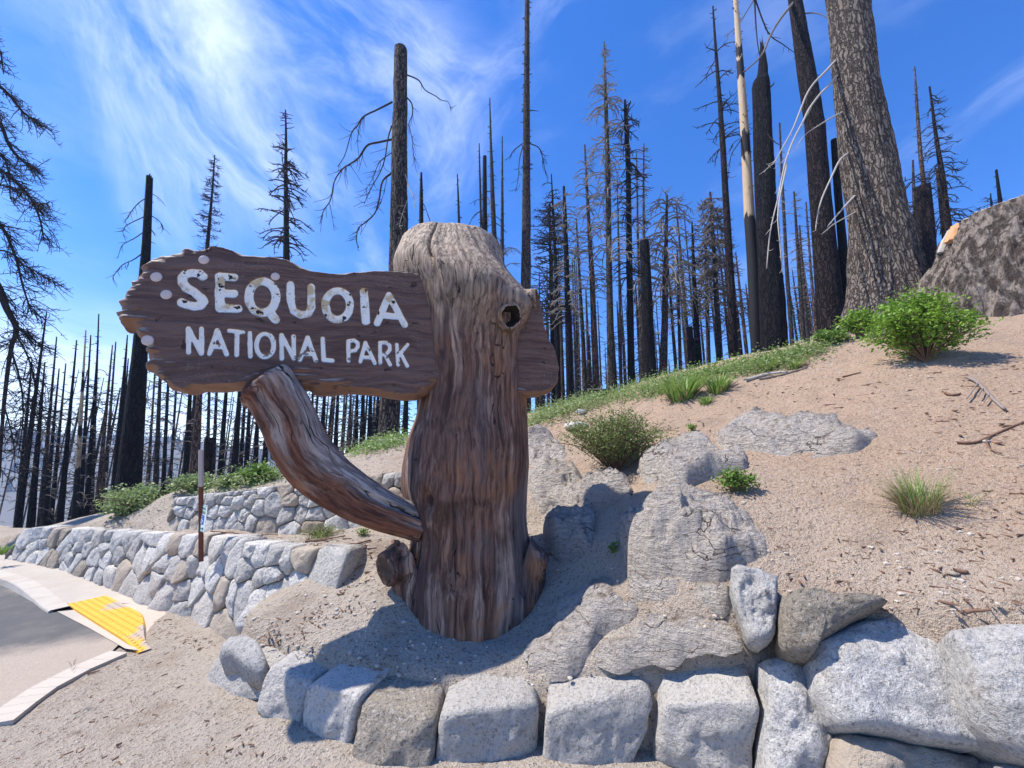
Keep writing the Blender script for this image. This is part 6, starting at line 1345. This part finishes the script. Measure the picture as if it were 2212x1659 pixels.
def grass_clump(label, u, v, wpx, hpx, n, mats, seed, blade=.012, cat="grass clump", name="grass_clump", droop=.5, group=None):
    r = np.random.default_rng(seed); b = hit(u, v); dep = np.dot(b - CAMP, (0, cp, sp)); a = wpx/2/F*dep; h = hpx/F*dep
    root = thing(name, label, cat, b, group)
    for mi, (mat, frac, hk, lo) in enumerate(mats):
        mb = MB()
        for k in range(int(n*frac)):
            az = r.uniform(0, 6.283); rr = a*.45*math.sqrt(r.uniform(0, 1)); p = b + np.array((math.cos(az)*rr, math.sin(az)*rr*.7, 0)); p[2] = Hs(p[0], p[1]) - .01 if dep < 12 else b[2]
            L = h*hk*r.uniform(.55, 1.15); lean = r.uniform(lo, lo + .55); az2 = az + r.normal(0, .7); dr = droop*r.uniform(.3, 1.3)
            t_ = np.linspace(0, 1, 5); out = L*(np.sin(lean)*t_ + dr*.5*t_**2.2); up = L*(np.cos(lean)*t_ - dr*.35*t_**2.6)
            c = p + np.stack([np.cos(az2)*out, np.sin(az2)*out, up], -1); s = np.array((-math.sin(az2), math.cos(az2), 0)); w = blade*dep/5*np.array((1, 1, .85, .55, .08))[:, None]*r.uniform(.6, 1.2)
            mb.grid(np.stack([c - s*w/2, c + s*w/2], 1))
        mb.build("blades" if mi == 0 else "dry_blades", mat, root)
    return root
grass_clump("tuft of green and dry brown grass alone on the bare slope", 1985, 1100, 150, 105, 420, [(M['grass'], .35, 1.0, .05), (M['drygrass'], .65, .75, .30)], 1, .010)
grass_clump("broad leaved lush grass clump on the crest below the weeping snag", 1475, 862, 110, 66, 200, [(M['grass'], .8, 1.0, .15), (M['drygrass'], .2, .6, .5)], 2, .022)
grass_clump("second lush grass clump on the crest, under the dark thin snag", 1555, 845, 80, 48, 150, [(M['grass'], .85, 1.0, .15), (M['drygrass'], .15, .6, .5)], 3, .020)
grass_clump("yellowish grass patch below the dark spire on the crest", 1660, 800, 90, 34, 140, [(M['grass'], .6, 1.0, .15), (M['drygrass'], .4, .8, .5)], 4, .014)
grass_clump("sparse grass patch below the thick charred trunk", 1720, 795, 70, 26, 110, [(M['grass'], .6, 1.0, .15), (M['drygrass'], .4, .8, .5)], 5, .013)
grass_clump("small grass spray low on the crest before the olive shrub", 1525, 872, 40, 26, 60, [(M['grass'], 1, 1, .2)], 6, .014)
grass_clump("thin grass sprig beside the green and brown tuft on the slope", 2095, 1085, 60, 46, 26, [(M['grass'], .7, 1, .3), (M['drygrass'], .3, .8, .5)], 7, .008)
grass_clump("wispy green grass at the foot of the upper wall", 690, 1162, 110, 30, 130, [(M['grass'], .6, 1, .1), (M['drygrass'], .4, .7, .3)], 8, .006)
grass_clump("dry grass sprouting in the joint of the road edge strip", 158, 1440, 22, 18, 24, [(M['drygrass'], 1, 1, .2)], 9, .004)
grass_clump("green grass at the far end of the long wall", 6, 1195, 30, 22, 60, [(M['grass'], 1, 1, .2)], 10, .012)

# ground cover along the crest: nobody could count it
def cover(areas, n, leaf, mat, seed, hgt=.10):
    r = np.random.default_rng(seed); mb = MB(); C = []
    for poly, wgt in areas:
        P = np.array(poly, float); lo, hi = P.min(0), P.max(0); k = 0
        while k < int(n*wgt):
            q = r.uniform(lo, hi, (400, 2)); q = q[inside(q, P)]
            for u, v in q[:60]:
                h_ = hit(u, v, 2, 25)
                k += 10
                if h_ is None: continue
                m = 10; g = h_ + np.stack([r.normal(0, .16, m), r.normal(0, .16, m), np.zeros(m)], -1); g[:, 2] = H(g[:, 0], g[:, 1]) + np.abs(r.normal(0, hgt, m)); C.append(g)
    leaf_cloud(mb, np.concatenate(C), leaf, r, .8); return mb.build("ground_cover", mat)
o = cover([([(1142,915),(1150,895),(1240,868),(1310,856),(1320,870),(1280,885),(1210,905),(1150,925)],.30), ([(1310,862),(1330,845),(1480,806),(1560,800),(1580,812),(1500,838),(1400,862),(1340,872)],.30), ([(1560,806),(1640,780),(1740,760),(1790,745),(1770,768),(1700,800),(1600,815)],.22), ([(760,975),(830,945),(890,935),(880,960),(800,985)],.10), ([(430,1060),(520,1040),(620,1025),(640,1030),(560,1050),(450,1068)],.08)], 15000, .04, M['leafpale'], 41)
tag(o, "pale green creeping ground cover along the crest of the slope", "ground cover", kind='stuff')
o = cover([([(1142,912),(1240,866),(1480,806),(1790,742),(1780,760),(1500,835),(1240,885),(1150,920)],.8), ([(760,972),(890,932),(880,955),(800,980)],.2)], 4200, .055, M['leafmid'], 43, .07)
tag(o, "scattered greener weeds among the ground cover on the crest", "ground cover", kind='stuff')

# ---------------------------------------------------------------- loose stones, chips and sticks
def scatter_px(r, poly, n):
    P = np.array(poly, float); lo, hi = P.min(0), P.max(0); out = []
    while len(out) < n:
        q = r.uniform(lo, hi, (n*2, 2)); out += list(q[inside(q, P)])
    return out[:n]
def ground_pt(u, v):
    """first ground met: planter / slope, else the low ground"""
    a = hit(u, v, 1.2, 30); low = at_z(u, v, .0) if ray(u, v)[2] < -.05 else None
    if a is not None and a[1] - float(edge_y(a[0])) > .14: return a
    if low is not None and low[1] < float(edge_y(low[0])) - .05:
        z = float(Hlow(low[0], low[1]) - .022*sstep(-low[0], 3.3, 3.9)); return at_z(u, v, z)
    return None
def batch_pts(r, n, box):
    """even scatter in plan, denser near the camera"""
    x = r.uniform(box[0], box[1], n); y = r.uniform(box[2], box[3], n); return x, y
r = np.random.default_rng(77); mb = MB(); V1, F1 = ICO1
def pebbles(mb, X_, Y_, Z_, smin, smax, pw=2.5):
    for x, y, z in zip(X_, Y_, Z_):
        s = smin + (smax - smin)*r.random()**pw; q = V1*(s*np.array((1, r.uniform(.6, 1), r.uniform(.4, .8)))); a = r.uniform(0, 6.28)
        c_, s_ = math.cos(a), math.sin(a); q = q*(1 + r.normal(0, .14, q.shape)); q = np.stack([q[:, 0]*c_ - q[:, 1]*s_, q[:, 0]*s_ + q[:, 1]*c_, q[:, 2]], -1)
        mb.add(q + (x, y, z), None, F1)
X_, Y_ = batch_pts(r, 9000, (-2.2, 4.6, 1.6, 6.0)); m = (Y_ - edge_y(X_)) > .16; X_, Y_ = X_[m], Y_[m]
k = fbm(p3(X_*1.5, Y_*1.5, 40.), 3) + r.normal(0, .3, len(X_)) > -.1; X_, Y_ = X_[k], Y_[k]
pebbles(mb, X_, Y_, H(X_, Y_), .004, .020, 3)
X_, Y_ = batch_pts(r, 4000, (-4.5, .3, 1.9, 4.6)); m = (Y_ - edge_y(X_)) < -.04; X_, Y_ = X_[m], Y_[m]
pebbles(mb, X_, Y_, Hlow(X_, Y_) - .022*sstep(-X_, 3.3, 3.9), .003, .010, 3)
tag(mb.build("gravel", M['pebble'], smooth=False), "loose grit and small stones strewn over sand and slope", "gravel", kind='stuff')
def chip(mb, p, L, w, az, n, r):
    d = np.array((math.cos(az), math.sin(az), 0)); d -= n*np.dot(d, n); d /= np.linalg.norm(d); s = np.cross(n, d); t_ = w*r.uniform(.25, .6)
    v = [p + d*L*x + s*w*y*r.uniform(.6, 1.2) + n*z for z in (-.002, t_) for x, y in ((-.5, -.4), (.5, -.3), (.42, .45), (-.4, .5))]
    mb.add(v, [[4, 5, 6, 7], [0, 1, 5, 4], [1, 2, 6, 5], [2, 3, 7, 6], [3, 0, 4, 7]])
mb = MB(); up = np.array((0, 0, 1.))
AREAS = [([(300,1310),(420,1350),(560,1420),(620,1640),(300,1659),(0,1659),(0,1600),(240,1440)],230,.010,.05), ([(220,1300),(330,1315),(470,1390),(440,1410),(300,1350)],120,.008,.045), ([(440,1165),(640,1160),(820,1165),(800,1200),(720,1205),(560,1180)],240,.012,.10), ([(590,1340),(680,1300),(760,1250),(800,1300),(640,1390),(540,1400)],150,.012,.07), ([(560,1420),(860,1340),(900,1400),(760,1520),(640,1470)],60,.01,.05), ([(1700,1250),(2212,1000),(2212,1330),(1900,1320)],150,.012,.09), ([(1600,850),(2212,760),(2212,1000),(1900,900)],130,.02,.12), ([(1130,1440),(1500,1470),(1640,1440),(1620,1500),(1400,1500),(1180,1510)],70,.008,.04), ([(240,1120),(360,1080),(360,1140),(200,1150)],60,.015,.09), ([(740,1180),(860,1200),(800,1260),(720,1290)],60,.012,.08), ([(1150,900),(1700,780),(2212,720),(2212,1330),(1700,1240),(1640,1100)],520,.006,.10), ([(1150,930),(1500,830),(1750,780),(1900,860),(1500,1000)],200,.012,.14), ([(560,1420),(1120,1370),(1130,1460),(760,1520)],130,.005,.04)]
for poly, n, w0, L0 in AREAS:
    for u, v in scatter_px(r, poly, n):
        p = ground_pt(u, v)
        if p is None: continue
        q_ = r.random()**2.2; chip(mb, p, L0*(.12 + .75*q_), w0*(.25 + .7*q_), r.uniform(-1.6, 1.6), up if r.random() < .5 else up, r)
tag(mb.build("bark_litter", M['stick'], smooth=False), "brown bark chips and splinters littering the sand", "bark litter", kind='stuff')
def stick(label, pix, w, mat=None, lift=.012, twigs=(), name="fallen_branch", cat="fallen branch", group=None):
    pts = [ground_pt(u, v) for u, v in pix]; pts = np.array([p + (0, 0, lift) for p in pts if p is not None])
    if len(pts) < 2: return
    b = pts[0]; root = thing(name, label, cat, b, group); P = spline(pts, len(pts)*4) if len(pts) > 2 else np.linspace(pts[0], pts[1], 5)
    P = P + .15*w*fbm(P*9, 2)[:, None]
    mb = MB(); mb.tube(P, np.linspace(w/2, w*.28, len(P))*(1 + .2*vnoise(P*25)), 7); mb.build("branch", mat or M['deadwood'], root)
    for tpix, tw in twigs:
        q = np.array([p + (0, 0, lift*1.5) for p in (ground_pt(u, v) for u, v in tpix) if p is not None])
        if len(q) > 1: mb = MB(); mb.tube(spline(q, 8) if len(q) > 2 else q, tw, 4); mb.build("twig", mat or M['deadwood'], root)
stick("crooked grey dead branch with side twigs lying high on the slope", [(2092,822),(2110,830),(2125,845),(2150,872),(2172,892)], .035, twigs=[([(2114,838),(2100,860),(2090,872)], .006), ([(2126,850),(2115,868)], .005), ([(2140,862),(2128,880)], .005)], lift=.03)
stick("thin reddish branch crossing the slope under the dead crooked branch", [(2068,960),(2110,958),(2150,940),(2212,915)], .022, M['stick'], twigs=[([(2130,950),(2140,975),(2165,985)], .005)])
stick("short dark splinter of wood lying below the bright green shrub", [(2046,854),(2060,856),(2074,852)], .03, M['stick'])
stick("long thin twig lying below the thick charred trunk", [(1820,816),(1860,806)], .02, M['stick'])
stick("broken brown stick above the biggest pale boulder", [(2085,1330),(2110,1325),(2142,1322)], .018, M['stick'], twigs=[([(2128,1345),(2140,1320)], .010), ([(2090,1340),(2130,1336)], .006)])
stick("flat bark slab piece on the bare slope", [(2062,1237),(2092,1240)], .03, M['stick'])
stick("thin curved twig trailing from the grass tuft on the slope", [(2000,1165),(2012,1180),(2020,1190)], .008)
stick("dark root like branch by the end stone of the long wall", [(722,1236),(740,1225),(760,1213)], .05, M['deadwood'])
stick("long reddish stick beside the root like branch", [(735,1245),(760,1236),(786,1222)], .022, M['stick'])
for k, (a, b, w) in enumerate((((640,1205),(760,1178),.03),((600,1215),(755,1190),.022),((690,1195),(800,1170),.025),((660,1172),(745,1160),.018),((560,1196),(640,1200),.018),((500,1185),(570,1172),.02),((700,1205),(790,1180),.016),((455,1150),(600,1158),.014))):
    stick(f"{ORD[k]} reddish stick counting along the litter of branches on the terrace", [a, ((a[0]+b[0])/2, (a[1]+b[1])/2 + 2), b], w, M['stick'], group="sticks on the terrace")
stick("thick broken twig on the sand below the sandy planter edge", [(250,1617),(262,1610)], .02, M['stick'])
stick("dark twig lying across the concrete edging strip", [(188,1460),(215,1452)], .012, M['stick'])
stick("fallen bleached log on the brow behind the post", [(780,968),(815,962),(868,958)], .10, M['paletwig'], lift=.05, name="fallen_log", cat="log")
stick("small fallen pole beside the grass on the crest", [(1610,826),(1660,812),(1700,808)], .05, M['paletwig'], lift=.03, name="fallen_log", cat="log")
stick("grey broken bough on the crest below the thick charred trunk", [(1640,822),(1690,812),(1745,796)], .035, lift=.02)
stick("bleached stick under the ground cover beside the post", [(1185,905),(1200,895),(1215,890)], .03, M['stick'])
def loose_rock(label, u, v, wpx, hpx, seed, mat=None):
    c = ground_pt(u, v); dep = np.dot(c - CAMP, (0, cp, sp)); a = wpx/2/F*dep; h = hpx/2/F*dep
    V, Fc = ICO2; q = V*(1 + .22*fbm(V*1.7 + seed, 3))[:, None]*np.array((a, a*.8, h)); mb = MB(); mb.add(c + q + (0, 0, h*.4), None, Fc)
    tag(mb.build("loose_rock", mat or M['block'], None, loc=c), label, "rock", "loose rocks on the ground")
for l, u, v, w, h in (("small pale rock in the ground cover beside the post", 1255, 893, 26, 14), ("white stone lying under the olive shrub's outer twigs", 1245, 925, 60, 22), ("little stone tucked behind the upright pale boulder", 1728, 1300, 30, 18), ("tiny reddish pebble on the sand beside the post foot", 728, 1318, 8, 6), ("round stone in front of the post's foot", 872, 1345, 14, 8), ("small brown stone on the sand under the dark pitted rock", 1410, 1078, 14, 9), ("light stone on the slope beside the grass tuft", 2130, 955, 16, 8), ("flat stone below the broken brown stick", 2060, 1240, 26, 8)):
    loose_rock(l, u, v, w, h, u*.01)

# ---------------------------------------------------------------- far ridge with a band of conifers
r = np.random.default_rng(91)
U = np.linspace(-700, 1500, 160); prof = np.interp(U, [-700, -100, 0, 150, 300, 450, 560, 700, 900, 1500], [880, 905, 925, 938, 945, 955, 968, 985, 1000, 1010])
rows = []
for k, (dist_, drop) in enumerate(((330, 0), (300, 18), (260, 45), (215, 80), (160, 120), (110, 140))):
    rows.append([at_y(u, v + 6*vnoise(np.array([[u*.02, k*.3, 0]]))[0], dist_) - (0, 0, drop*.55) for u, v in zip(U, prof)])
P = np.array(rows); P[..., 2] += 4*fbm(P*.02, 3)*(np.arange(6) > 0)[:, None]
mb = MB(); mb.grid(P); tag(mb.build("far_hill", M['farhill']), kind='structure')
mb = MB()
for _ in range(1500):
    k = r.uniform(0, 2.6); i = int(k); j = r.uniform(0, len(U) - 1.01); jj = int(j); p = P[i, jj]*(1 - (k - i)) + P[i+1, jj]*(k - i); p = p + (P[i, jj+1] - P[i, jj])*(j - jj)
    h = r.uniform(3.5, 9); w = h*r.uniform(.10, .17); n = 5; an = np.arange(n)*6.283/n
    for z0, z1, ww in ((.0, .55, 1), (.3, .8, .7), (.6, 1.0, .42)):
        ring = p + np.stack([w*ww*np.cos(an), w*ww*np.sin(an), np.full(n, h*z0)], -1); b = mb.nv; mb.add(np.vstack([ring, p + (0, 0, h*z1)])); mb.t.append(np.array([[b + q, b + (q+1) % n, b + n] for q in range(n)]))
tag(mb.build("distant_forest", M['conifer'], smooth=False), "hazy blue conifers along the far ridge", "forest", kind='stuff')
HAZE = True
if HAZE:
    m, t = new_mat("haze_air")
    vol = t.n('ShaderNodeVolumePrincipled', {'Color': (0.50, 0.68, 1.0), 'Density': 0.0010, 'Anisotropy': 0.2})
    t.t.links.new(vol.outputs[0], t.n('ShaderNodeOutputMaterial').inputs['Volume'])
    x0, x1, y0, y1, z0, z1 = -420, 420, -40, 450, -210, 90
    v = [(x, y, z) for z in (z0, z1) for x, y in ((x0, y0), (x1, y0), (x1, y1), (x0, y1))]
    mb = MB(); mb.add(v, [[3, 2, 1, 0], [4, 5, 6, 7], [0, 1, 5, 4], [1, 2, 6, 5], [2, 3, 7, 6], [3, 0, 4, 7]])
    tag(mb.build("haze", m, smooth=False), kind='stuff')
